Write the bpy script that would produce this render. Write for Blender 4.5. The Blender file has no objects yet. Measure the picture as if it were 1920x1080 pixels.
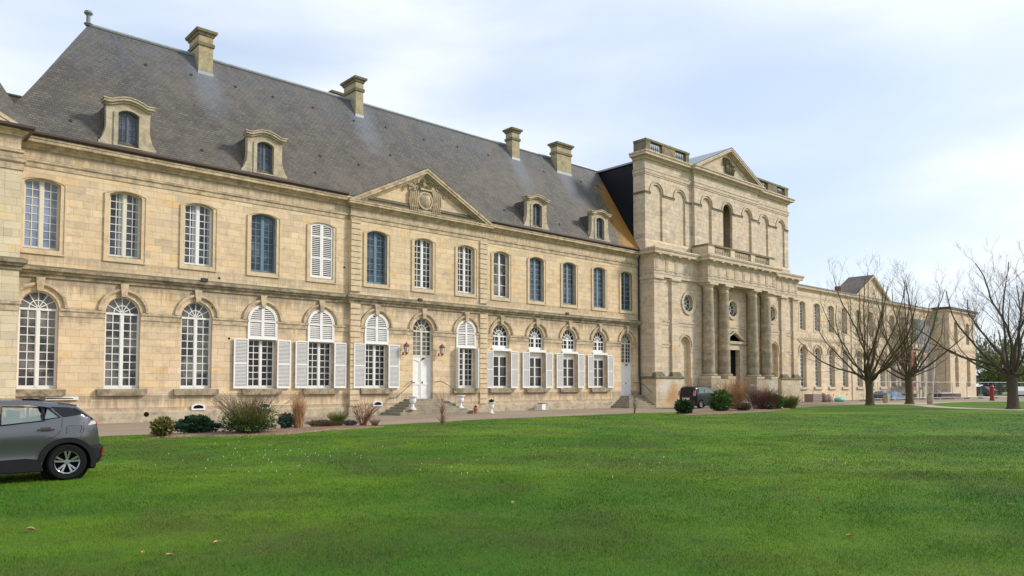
import bpy, bmesh, math, random
import numpy as np
from mathutils import Vector, Matrix, noise as mnoise
from mathutils.geometry import tessellate_polygon
R = math.radians
random.seed(7)
sc = bpy.context.scene
# ---------------------------------------------------------------- camera
cd = bpy.data.cameras.new("camera"); cam = bpy.data.objects.new("camera", cd)
sc.collection.objects.link(cam); sc.camera = cam
cam.location = (0, -35.689, 1.6)
cam.rotation_euler = (R(90 + 2.6565), 0, R(-42.0703))
cd.sensor_width = 36; cd.lens = 26.25; cd.shift_y = 0.06144; cd.clip_end = 3000; cd.clip_start = 0.1
# ---------------------------------------------------------------- world
W = bpy.data.worlds.new("World"); sc.world = W; W.use_nodes = True
wn = W.node_tree.nodes; wl = W.node_tree.links; wn.clear()
SUN_EL, SUN_AZ = R(33), R(128)          # azimuth: clockwise from +Y
out = wn.new('ShaderNodeOutputWorld'); bg = wn.new('ShaderNodeBackground'); bg.inputs[1].default_value = 0.118
sky = wn.new('ShaderNodeTexSky'); sky.sky_type = 'NISHITA'; sky.sun_disc = False
sky.sun_elevation = SUN_EL; sky.sun_rotation = SUN_AZ; sky.air_density = 1.2; sky.dust_density = 1.5
tc = wn.new('ShaderNodeTexCoord'); mp = wn.new('ShaderNodeMapping'); mp.inputs['Scale'].default_value = (1.0, 1.0, 3.0)
mp.inputs['Rotation'].default_value = (0, 0.12, 0.3)
mp.inputs['Location'].default_value = (9.95, -2.80, 4.25)
wl.new(tc.outputs['Generated'], mp.inputs[0])
n1 = wn.new('ShaderNodeTexNoise'); n1.inputs['Scale'].default_value = 1.7; n1.inputs['Detail'].default_value = 8; n1.inputs['Roughness'].default_value = 0.42; n1.inputs['Distortion'].default_value = 0.3
wl.new(mp.outputs[0], n1.inputs['Vector'])
r1 = wn.new('ShaderNodeValToRGB'); r1.color_ramp.elements[0].position = 0.32; r1.color_ramp.elements[1].position = 0.64
r1.color_ramp.elements[0].color = (0, 0, 0, 1); r1.color_ramp.elements[1].color = (1, 1, 1, 1)
wl.new(n1.outputs[0], r1.inputs[0])
n2 = wn.new('ShaderNodeTexNoise'); n2.inputs['Scale'].default_value = 3.1; n2.inputs['Detail'].default_value = 6
mp2 = wn.new('ShaderNodeMapping'); mp2.inputs['Scale'].default_value = (1, 1, 3.6); mp2.inputs['Location'].default_value = (7.7, 2.3, 1.4)
wl.new(tc.outputs['Generated'], mp2.inputs[0]); wl.new(mp2.outputs[0], n2.inputs['Vector'])
r2 = wn.new('ShaderNodeValToRGB')
r2.color_ramp.elements[0].position = 0.36; r2.color_ramp.elements[0].color = (5.3, 5.9, 6.9, 1)
r2.color_ramp.elements[1].position = 0.62; r2.color_ramp.elements[1].color = (7.3, 7.5, 7.7, 1)
wl.new(n2.outputs[0], r2.inputs[0])
# the blue behind the cloud veil
vb = wn.new('ShaderNodeMix'); vb.data_type = 'RGBA'; vb.inputs[0].default_value = 0.62
wl.new(sky.outputs[0], vb.inputs[6]); vb.inputs[7].default_value = (5.2, 6.0, 7.4, 1)
mxs = wn.new('ShaderNodeMix'); mxs.data_type = 'RGBA'
wl.new(r1.outputs[0], mxs.inputs[0]); wl.new(vb.outputs[2], mxs.inputs[6]); wl.new(r2.outputs[0], mxs.inputs[7])
wl.new(mxs.outputs[2], bg.inputs[0]); wl.new(bg.outputs[0], out.inputs[0])
# ---------------------------------------------------------------- sun (veiled by thin cloud)
sd = bpy.data.lights.new("sun", 'SUN'); sd.energy = 2.5; sd.angle = R(10); sd.color = (1.0, 0.94, 0.86)
so = bpy.data.objects.new("sun", sd); sc.collection.objects.link(so)
sdir = Vector((math.sin(SUN_AZ) * math.cos(SUN_EL), math.cos(SUN_AZ) * math.cos(SUN_EL), math.sin(SUN_EL)))
so.rotation_euler = sdir.to_track_quat('Z', 'Y').to_euler()
sc.view_settings.view_transform = 'Standard'; sc.view_settings.look = 'None'
sc.view_settings.exposure = 0.43; sc.view_settings.gamma = 1
sc.render.engine = 'CYCLES'
sc.cycles.max_bounces = 5; sc.cycles.diffuse_bounces = 3; sc.cycles.transparent_max_bounces = 8

# ---------------------------------------------------------------- helpers
COL = sc.collection
def tag(o, label=None, cat=None, group=None, kind=None):
    if label: o['label'] = label
    if cat: o['category'] = cat
    if group: o['group'] = group
    if kind: o['kind'] = kind
    return o
def empty(name, loc=(0, 0, 0), label=None, cat=None, group=None, parent=None, rz=0, scale=None):
    o = bpy.data.objects.new(name, None); COL.objects.link(o); o.location = loc; o.rotation_euler = (0, 0, rz)
    o.empty_display_size = 0.2
    if scale: o.scale = (scale,) * 3
    if parent: o.parent = parent
    return tag(o, label, cat, group)
def copy_tree(o, parent=None):
    c = o.copy(); COL.objects.link(c)
    c.parent = parent
    for ch in list(o.children): copy_tree(ch, c)
    return c
class MB:
    """collects faces, becomes one mesh object"""
    def __init__(s): s.v = []; s.f = []; s.m = []; s.mi = 0
    def add(s, vs, fs):
        b = len(s.v); s.v.extend([tuple(x) for x in vs])
        for f in fs: s.f.append([b + i for i in f]); s.m.append(s.mi)
        return s
    def box(s, x0, x1, y0, y1, z0, z1):
        v = [(x0, y0, z0), (x1, y0, z0), (x1, y1, z0), (x0, y1, z0), (x0, y0, z1), (x1, y0, z1), (x1, y1, z1), (x0, y1, z1)]
        return s.add(v, [(0, 3, 2, 1), (4, 5, 6, 7), (0, 1, 5, 4), (1, 2, 6, 5), (2, 3, 7, 6), (3, 0, 4, 7)])
    def obox(s, c, size, M):
        hx, hy, hz = size[0] / 2, size[1] / 2, size[2] / 2
        vs = [Vector(c) + M @ Vector((x * hx, y * hy, z * hz)) for z in (-1, 1) for x, y in ((-1, -1), (1, -1), (1, 1), (-1, 1))]
        return s.add(vs, [(0, 3, 2, 1), (4, 5, 6, 7), (0, 1, 5, 4), (1, 2, 6, 5), (2, 3, 7, 6), (3, 0, 4, 7)])
    def prism(s, poly, y0, y1, holes=(), front=True, back=False, outer=True, inner=True):
        """poly/holes: (x, z) lists; front face at y0 (towards -Y), sides to y1"""
        loops = [poly] + list(holes)
        flat = [p for l in loops for p in l]
        n = len(flat)
        tris = tessellate_polygon([[Vector((p[0], p[1], 0)) for p in l] for l in loops])
        vs = [(p[0], y0, p[1]) for p in flat] + [(p[0], y1, p[1]) for p in flat]
        fs = []
        for t in tris:
            a, b, c = [flat[i] for i in t]
            ar = (b[0] - a[0]) * (c[1] - a[1]) - (c[0] - a[0]) * (b[1] - a[1])
            t = t if ar > 0 else (t[0], t[2], t[1])
            if front: fs.append(tuple(t))
            if back: fs.append(tuple(n + i for i in reversed(t)))
        k = 0
        for li, l in enumerate(loops):
            m = len(l)
            if (li == 0 and outer) or (li > 0 and inner):
                ar = sum(l[i][0] * l[(i + 1) % m][1] - l[(i + 1) % m][0] * l[i][1] for i in range(m))
                for i in range(m):
                    a, b = k + i, k + (i + 1) % m
                    q = (a, a + n, b + n, b)
                    if (ar > 0) != (li == 0): q = q[::-1]
                    fs.append(q)
            k += m
        return s.add(vs, fs)
    def ring(s, xc, zc, r0, r1, y0, y1, a0=0, a1=math.pi, n=24):
        A = [a0 + (a1 - a0) * i / n for i in range(n + 1)]
        vs = []
        for a in A:
            c, d = math.cos(a), math.sin(a)
            vs += [(xc + r0 * c, y0, zc + r0 * d), (xc + r1 * c, y0, zc + r1 * d), (xc + r1 * c, y1, zc + r1 * d), (xc + r0 * c, y1, zc + r0 * d)]
        fs = []
        for i in range(n):
            b = 4 * i; c = b + 4
            fs += [(b, b + 1, c + 1, c), (b + 1, b + 2, c + 2, c + 1), (b + 3, b, c, c + 3), (b + 2, b + 3, c + 3, c + 2)]
        if abs(a1 - a0) < 6.2: fs += [(0, 3, 2, 1), (4 * n, 4 * n + 1, 4 * n + 2, 4 * n + 3)]
        return s.add(vs, fs)
    def sweep(s, path, prof, closed=False):
        """path: plan points (x, y); prof: closed (out, z) polygon; out = to the right of the path"""
        n = len(path); m = len(prof); vs = []
        for i in range(n):
            p = Vector(path[i])
            d0 = (Vector(path[i]) - Vector(path[i - 1])).normalized() if (i > 0 or closed) else None
            d1 = (Vector(path[(i + 1) % n]) - p).normalized() if (i < n - 1 or closed) else None
            if d0 is None: d0 = d1
            if d1 is None: d1 = d0
            n0 = Vector((d0.y, -d0.x)); n1_ = Vector((d1.y, -d1.x))
            mm = (n0 + n1_); mm = mm / max(0.2, (mm.dot(mm) / 2)) 
            for o, z in prof: vs.append((p.x + mm.x * o, p.y + mm.y * o, z))
        fs = []
        for i in range(n if closed else n - 1):
            a, b = i * m, ((i + 1) % n) * m
            for j in range(m):
                k = (j + 1) % m
                fs.append((a + j, b + j, b + k, a + k))
        if not closed:
            fs.append(tuple(range(m - 1, -1, -1))); fs.append(tuple((n - 1) * m + j for j in range(m)))
        # orientation: profile assumed listed clockwise or not; fixed by recalc on build
        return s.add(vs, fs)
    def lathe(s, prof, c=(0, 0, 0), n=16, cap=True):
        vs = []; m = len(prof)
        for i in range(n):
            a = 2 * math.pi * i / n
            for r, z in prof: vs.append((c[0] + r * math.cos(a), c[1] + r * math.sin(a), c[2] + z))
        fs = []
        for i in range(n):
            a, b = i * m, ((i + 1) % n) * m
            for j in range(m - 1): fs.append((a + j, b + j, b + j + 1, a + j + 1))
        if cap:
            fs.append(tuple(i * m for i in range(n - 1, -1, -1))); fs.append(tuple(i * m + m - 1 for i in range(n)))
        return s.add(vs, fs)
    def tube(s, pts, rad, n=6, cap=True):
        pts = [Vector(p) for p in pts]
        if not hasattr(rad, '__len__'): rad = [rad] * len(pts)
        vs = []; up = Vector((0, 0, 1))
        for i, p in enumerate(pts):
            d = (pts[min(i + 1, len(pts) - 1)] - pts[max(i - 1, 0)])
            d = d.normalized() if d.length > 1e-9 else Vector((0, 0, 1))
            u = up if abs(d.z) < 0.95 else Vector((1, 0, 0))
            a = d.cross(u).normalized(); b = d.cross(a)
            for k in range(n):
                t = 2 * math.pi * k / n
                vs.append(p + (a * math.cos(t) + b * math.sin(t)) * rad[i])
        fs = []
        for i in range(len(pts) - 1):
            for k in range(n):
                fs.append((i * n + k, i * n + (k + 1) % n, (i + 1) * n + (k + 1) % n, (i + 1) * n + k))
        if cap and n > 2:
            fs.append(tuple(range(n))); fs.append(tuple((len(pts) - 1) * n + k for k in range(n - 1, -1, -1)))
        return s.add(vs, fs)
    def build(s, name, mat, parent=None, loc=None, smooth=False, fix=True):
        me = bpy.data.meshes.new(name); me.from_pydata(s.v, [], s.f)
        mats = mat if isinstance(mat, (list, tuple)) else [mat]
        for m_ in mats: me.materials.append(m_)
        if len(mats) > 1: me.polygons.foreach_set('material_index', s.m)
        me.update()
        if fix:
            b = bmesh.new(); b.from_mesh(me); bmesh.ops.recalc_face_normals(b, faces=b.faces); b.to_mesh(me); b.free()
        if smooth: 
            me.polygons.foreach_set('use_smooth', [True] * len(me.polygons))
        o = bpy.data.objects.new(name, me); COL.objects.link(o)
        if parent: o.parent = parent
        if loc: o.location = loc
        return o
def pieces(name, mbs, mat, parent, **kw):
    for m_ in mbs: m_.build(name, mat, parent, **kw)
def link_mesh(name, me, parent=None, loc=(0, 0, 0), rz=0):
    o = bpy.data.objects.new(name, me); COL.objects.link(o)
    if parent: o.parent = parent
    o.location = loc; o.rotation_euler = (0, 0, rz)
    return o
def smooth_by_angle(o, ang=35):
    me = o.data
    me.polygons.foreach_set('use_smooth', [True] * len(me.polygons))
    b = bmesh.new(); b.from_mesh(me)
    for e in b.edges:
        if len(e.link_faces) == 2 and e.calc_face_angle(0) > R(ang): e.smooth = False
    b.to_mesh(me); b.free()

# ---------------------------------------------------------------- materials
class NT:
    def __init__(s, name):
        s.mat = bpy.data.materials.new(name); s.mat.use_nodes = True
        s.t = s.mat.node_tree; s.t.nodes.clear()
        s.o = s.t.nodes.new('ShaderNodeOutputMaterial'); s.b = s.t.nodes.new('ShaderNodeBsdfPrincipled')
        s.t.links.new(s.b.outputs[0], s.o.inputs[0])
    def n(s, typ, **kw):
        x = s.t.nodes.new('ShaderNode' + typ)
        for k, v in kw.items():
            if k in ('operation', 'data_type', 'blend_type', 'feature', 'noise_dimensions', 'offset', 'squash', 'offset_frequency', 'squash_frequency', 'distance', 'voronoi_dimensions', 'clamp'): setattr(x, k, v)
            else: x.inputs[k.replace('_', ' ')].default_value = v
        return x
    def l(s, a, b): s.t.links.new(a, b)
    def inp(s, x, i, v):
        if hasattr(v, 'links') or hasattr(v, 'is_linked'): s.l(v, x.inputs[i])
        else: x.inputs[i].default_value = v
    def math(s, op, a, b=0.0, clamp=False):
        x = s.n('Math', operation=op); x.use_clamp = clamp; s.inp(x, 0, a); s.inp(x, 1, b); return x.outputs[0]
    def mix(s, f, a, b, mode='MIX'):
        x = s.n('Mix', data_type='RGBA', blend_type=mode); s.inp(x, 0, f)
        for i, v in ((6, a), (7, b)):
            if isinstance(v, tuple): v = (*v, 1) if len(v) == 3 else v
            s.inp(x, i, v)
        return x.outputs[2]
    def ramp(s, f, stops):
        x = s.n('ValToRGB'); cr = x.color_ramp
        while len(cr.elements) < len(stops): cr.elements.new(0.5)
        for e, (p, c) in zip(cr.elements, stops):
            e.position = p; e.color = (c, c, c, 1) if not isinstance(c, tuple) else (*c, 1)
        s.l(f, x.inputs[0]); return x.outputs[0]
    def noise(s, vec, scale, detail=4, rough=0.55, dist=0.0):
        x = s.n('TexNoise', Scale=scale, Detail=detail, Roughness=rough, Distortion=dist)
        if vec is not None: s.l(vec, x.inputs['Vector'])
        return x.outputs[0]
    def pos(s): return s.n('NewGeometry').outputs['Position']
    def objc(s): return s.n('TexCoord').outputs['Object']
    def mapv(s, vec, scale=(1, 1, 1), loc=(0, 0, 0), rot=(0, 0, 0)):
        x = s.n('Mapping'); x.inputs['Scale'].default_value = scale; x.inputs['Location'].default_value = loc; x.inputs['Rotation'].default_value = rot
        s.l(vec, x.inputs[0]); return x.outputs[0]
    def sep(s, vec):
        x = s.n('SeparateXYZ'); s.l(vec, x.inputs[0]); return x.outputs
    def comb(s, a, b, c=0.0):
        x = s.n('CombineXYZ'); s.inp(x, 0, a); s.inp(x, 1, b); s.inp(x, 2, c); return x.outputs[0]
    def bump(s, h, strength=0.3, dist=0.02):
        x = s.n('Bump'); x.inputs['Strength'].default_value = strength; x.inputs['Distance'].default_value = dist
        s.l(h, x.inputs['Height']); s.l(x.outputs[0], s.b.inputs['Normal'])
    def set(s, color=None, rough=None, metal=None, spec=None, **kw):
        if color is not None: s.inp(s.b, 'Base Color', (*color, 1) if isinstance(color, tuple) and len(color) == 3 else color)
        if rough is not None: s.inp(s.b, 'Roughness', rough)
        if metal is not None: s.inp(s.b, 'Metallic', metal)
        if spec is not None: s.inp(s.b, 'Specular IOR Level', spec)
        for k, v in kw.items(): s.inp(s.b, k.replace('_', ' '), v)
        return s.mat

def stone_mat(name, c1, c2, joints=True, rowh=0.305, bw=0.72, dirt=0.35, lichen=0.0, ledge=True, warm=(0.60, 0.42, 0.21), warmth=0.3, dirtc=(0.165, 0.135, 0.108), joint_dark=0.64, blot=None, soot=()):
    m = NT(name); P = m.pos(); x, y, z = m.sep(P)
    u = m.math('ADD', x, y)
    base_vec = m.comb(u, z, 0.0)
    # wander the joints a little
    w = m.noise(P, 0.9, 2)
    big = m.noise(P, 0.45, 5, 0.6)
    mid = m.noise(m.mapv(P, (1, 1, 1.6), (3, 9, 1)), 2.3, 6, 0.65)
    fine = m.noise(P, 26, 5, 0.7)
    if joints:
        br = m.n('TexBrick', offset=0.45, offset_frequency=2, squash=0.72, squash_frequency=3, Scale=1.0, Brick_Width=bw, Row_Height=rowh, Mortar_Size=0.007, Mortar_Smooth=0.25, Bias=-0.1)
        br.inputs['Color1'].default_value = (*c1, 1); br.inputs['Color2'].default_value = (*c2, 1)
        br.inputs['Mortar'].default_value = (*[c * joint_dark for c in c1], 1)
        m.l(base_vec, br.inputs['Vector'])
        # second, larger-block tint so neighbouring stones differ
        vo = m.n('TexWhiteNoise', noise_dimensions='2D')
        fl = m.comb(m.math('FLOOR', m.math('DIVIDE', m.math('ADD', u, m.math('MULTIPLY', m.math('FLOOR', m.math('DIVIDE', z, rowh)), 0.33)), bw * 1.1)), m.math('FLOOR', m.math('DIVIDE', z, rowh)), 0)
        m.l(fl, vo.inputs['Vector'])
        col = br.outputs['Color']
        tint = m.ramp(vo.outputs['Value'], [(0.0, (0.80, 0.79, 0.80)), (0.3, (0.95, 0.93, 0.90)), (0.6, (1.0, 0.98, 0.95)), (0.82, (1.08, 1.05, 1.0)), (0.93, (1.04, 0.90, 0.68)), (1.0, (1.12, 1.10, 1.10))])
        col = m.mix(0.8, col, tint, 'MULTIPLY')
    else:
        col = m.mix(mid, c1, c2)
    col = m.mix(m.math('MULTIPLY', m.ramp(big, [(0.48, 0.0), (0.72, 1.0)]), warmth), col, warm)
    col = m.mix(m.math('MULTIPLY', m.ramp(mid, [(0.5, 0.0), (0.75, 1.0)]), dirt), col, dirtc)
    streak = m.noise(m.mapv(P, (2.6, 2.6, 0.22)), 1.6, 5, 0.6)
    col = m.mix(m.math('MULTIPLY', m.ramp(streak, [(0.56, 0.0), (0.78, 1.0)]), dirt * 0.9), col, tuple(c * 1.5 for c in dirtc))
    # pits and grain
    pit = m.noise(m.mapv(P, (1, 1, 1.8)), 9, 5, 0.75)
    col = m.mix(m.math('MULTIPLY', m.ramp(pit, [(0.6, 0.0), (0.68, 1.0)]), 0.55), col, tuple(c * 0.45 for c in c1))
    col = m.mix(0.5, col, m.ramp(fine, [(0.25, 0.78), (0.75, 1.16)]), 'MULTIPLY')
    vs_ = m.n('TexVoronoi', Scale=1.15); m.l(P, vs_.inputs['Vector'])
    hole = m.math('MULTIPLY', m.ramp(vs_.outputs['Distance'], [(0.022, 1.0), (0.034, 0.0)]), m.ramp(m.noise(P, 0.7, 2), [(0.52, 0.0), (0.56, 1.0)]))
    col = m.mix(m.math('MULTIPLY', hole, 0.85), col, (0.03, 0.025, 0.02))
    if lichen:
        li = m.noise(P, 2.7, 7, 0.72)
        col = m.mix(m.math('MULTIPLY', m.ramp(li, [(0.42, 0.0), (0.62, 1.0)]), lichen), col, (0.10, 0.092, 0.06))
        li2 = m.noise(m.mapv(P, loc=(5, 5, 5)), 6, 5, 0.7)
        col = m.mix(m.math('MULTIPLY', m.ramp(li2, [(0.55, 0.0), (0.66, 1.0)]), lichen * 0.6), col, (0.20, 0.17, 0.11))
    if ledge:  # moss and soot that settles on upward faces
        nz = m.sep(m.n('NewGeometry').outputs['Normal'])[2]
        up = m.math('MULTIPLY', m.math('GREATER_THAN', nz, 0.45), 0.85)
        col = m.mix(up, col, m.mix(mid, (0.07, 0.068, 0.045), (0.17, 0.155, 0.11)))
    for (zt_, dz_, amt) in soot:   # streaks of soot and damp below a ledge: patchy, with ragged lower ends
        d_ = m.math('DIVIDE', m.math('SUBTRACT', zt_, z), dz_)
        st2 = m.noise(m.mapv(P, (3.5, 3.5, 0.5), (zt_, 0, 0)), 1.5, 5, 0.7)
        inside = m.math('MULTIPLY', m.math('GREATER_THAN', d_, 0.0), m.ramp(m.math('ADD', d_, m.math('MULTIPLY', m.math('SUBTRACT', 0.52, st2), 3.0)), [(0.2, 1.0), (0.9, 0.0)]))
        col = m.mix(m.math('MULTIPLY', inside, amt), col, tuple(c * 1.25 for c in dirtc))
    if blot:
        for (bx, bz, br_, c_, amt) in blot:
            d = m.n('VectorMath', operation='DISTANCE'); 
            m.l(m.comb(x, z, 0.0), d.inputs[0]); d.inputs[1].default_value = (bx, bz, 0)
            dd = m.math('ADD', m.math('DIVIDE', d.outputs['Value'], br_), m.math('MULTIPLY', m.math('SUBTRACT', mid, 0.5), 2.2))
            col = m.mix(m.math('MULTIPLY', m.ramp(dd, [(0.45, 1.0), (1.0, 0.0)]), amt), col, c_)
    m.set(col, 0.88, spec=0.25)
    h = m.math('ADD', m.math('MULTIPLY', fine, 0.3), m.math('MULTIPLY', pit, 0.6))
    if joints: h = m.math('SUBTRACT', h, m.math('MULTIPLY', br.outputs['Fac'], 1.6))
    m.bump(h, 0.6, 0.012)
    return m.mat
def plain(name, col, rough=0.6, metal=0.0, var=0.15, scale=6, spec=0.5, bump=0.0, coat=0.0, dirty=None):
    m = NT(name); P = m.pos(); n = m.noise(P, scale, 5, 0.6)
    c = m.mix(1.0, col, m.ramp(n, [(0.3, 1 - var), (0.7, 1 + var)]), 'MULTIPLY')
    if dirty: c = m.mix(m.math('MULTIPLY', m.ramp(m.noise(P, scale * 0.6, 6, 0.7), [(0.5, 0.0), (0.7, 1.0)]), dirty[1]), c, dirty[0])
    m.set(c, rough, metal, spec)
    if coat: m.b.inputs['Coat Weight'].default_value = coat; m.b.inputs['Coat Roughness'].default_value = 0.04
    if bump: m.bump(n, bump, 0.01)
    return m.mat
M = {}
C1, C2 = (0.745, 0.590, 0.395), (0.675, 0.520, 0.335)
M['stone'] = stone_mat('wing_stone', C1, C2, soot=((6.05, .8, .62), (11.35, .6, .55), (1.17, .7, .6), (0.62, .5, .45), (4.5, .4, .45), (7.0, .5, .4)))
M['stone_plain'] = stone_mat('dressed_stone', (0.74, 0.585, 0.39), (0.65, 0.505, 0.325), joints=False, dirt=0.35, lichen=0.15)
M['stone_ledge'] = stone_mat('ledge_stone', (0.46, 0.375, 0.25), (0.36, 0.295, 0.195), joints=False, dirt=0.65, lichen=0.8)
M['stone_orn'] = stone_mat('cornice_stone', (0.68, 0.535, 0.36), (0.58, 0.45, 0.295), joints=False, dirt=0.6, lichen=0.5)
M['dormer'] = stone_mat('dormer_stone', (0.62, 0.515, 0.37), (0.52, 0.43, 0.30), joints=False, dirt=0.65, lichen=0.35)
M['stone_pale'] = stone_mat('repaired_stone', (0.70, 0.60, 0.43), (0.64, 0.54, 0.37), dirt=0.2, warmth=0.15)
M['plinth'] = stone_mat('plinth_stone', (0.58, 0.49, 0.35), (0.48, 0.40, 0.28), joints=False, dirt=0.7, warmth=0.2, lichen=0.3, ledge=False)
M['chim'] = stone_mat('chimney_stone', (0.50, 0.42, 0.27), (0.42, 0.35, 0.22), joints=False, dirt=0.5, lichen=0.35, warmth=0.4)
T1, T2 = (0.73, 0.605, 0.45), (0.65, 0.53, 0.39)
M['tower'] = stone_mat('church_stone', T1, T2, rowh=0.42, bw=0.95, dirt=0.5, warmth=0.15, lichen=0.10, joint_dark=0.5)
M['tower_top'] = stone_mat('church_upper_stone', (0.71, 0.60, 0.455), (0.63, 0.52, 0.39), rowh=0.33, bw=0.62, dirt=0.5, warmth=0.08, lichen=0.10, joint_dark=0.55)
M['tower_plain'] = stone_mat('church_dressed_stone', (0.70, 0.58, 0.43), (0.60, 0.485, 0.355), joints=False, dirt=0.5, warmth=0.12, lichen=0.2)
M['tower_ledge'] = stone_mat('church_mossy_stone', (0.27, 0.235, 0.145), (0.20, 0.175, 0.105), joints=False, dirt=0.8, lichen=0.75)
M['column'] = stone_mat('column_stone', (0.50, 0.425, 0.30), (0.40, 0.335, 0.23), rowh=0.45, bw=40, dirt=0.75, warmth=0.1, lichen=0.45, joint_dark=0.6)
M['ped'] = stone_mat('pedestal_stone', (0.62, 0.54, 0.39), (0.53, 0.45, 0.32), rowh=0.55, bw=1.6, dirt=0.45, warmth=0.2, lichen=0.12, joint_dark=0.75,
   blot=[(47.3, 0.95, 1.0, (0.46, 0.22, 0.07), 0.8), (59.4, 0.9, 0.9, (0.44, 0.23, 0.09), 0.7), (65.3, 0.7, 0.7, (0.42, 0.26, 0.12), 0.6), (51.6, 1.1, .9, (0.10, 0.10, 0.04), 0.7), (46.4, 1.7, 1.0, (0.62, 0.60, 0.52), .6), (60.7, 1.5, 1.0, (0.60, 0.59, 0.52), 0.6)])
M['far'] = stone_mat('far_wing_stone', (0.72, 0.60, 0.44), (0.67, 0.55, 0.395), dirt=0.15, warmth=0.15, joint_dark=0.85)
M['far_plain'] = stone_mat('far_dressed_stone', (0.70, 0.58, 0.42), (0.64, 0.52, 0.37), joints=False, dirt=0.2, warmth=0.15, lichen=0.08)
M['white'] = plain('white_paint', (0.76, 0.745, 0.70), 0.45, var=0.05, scale=5)
M['shutter'] = plain('shutter_paint', (0.80, 0.785, 0.75), 0.5, var=0.04, scale=4)
M['slat'] = plain('slat_shade_grey', (0.60, 0.575, 0.55), 0.6, var=0.05, scale=4)  # greyer than the frames: self-shading of the louvres put into the colour
M['cream'] = plain('cream_paint', (0.66, 0.62, 0.50), 0.5, var=0.07, scale=5)
M['blue'] = plain('blue_paint', (0.10, 0.19, 0.26), 0.5, var=0.12, scale=6)
M['bluegrey'] = plain('grey_blue_paint', (0.17, 0.24, 0.29), 0.5, var=0.12, scale=6)
M['dormer_frame'] = plain('dark_dormer_paint', (0.09, 0.11, 0.14), 0.5)
M['gutter'] = plain('brown_gutter', (0.055, 0.030, 0.022), 0.45, var=0.2)
M['zinc'] = plain('zinc', (0.30, 0.32, 0.34), 0.45, metal=0.3, var=0.15)
M['lead'] = plain('lead', (0.20, 0.22, 0.24), 0.6, var=0.2)
M['black'] = plain('black_void', (0.008, 0.008, 0.009), 0.9, spec=0.1)
M['iron'] = plain('dark_iron', (0.03, 0.028, 0.026), 0.5)
M['rustmetal'] = plain('lantern_copper', (0.22, 0.085, 0.06), 0.5, metal=0.3)
M['terracotta'] = plain('terracotta', (0.40, 0.13, 0.07), 0.8)
M['step'] = stone_mat('step_stone', (0.36, 0.315, 0.235), (0.28, 0.245, 0.18), joints=False, dirt=0.6, lichen=0.4, ledge=False)
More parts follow.
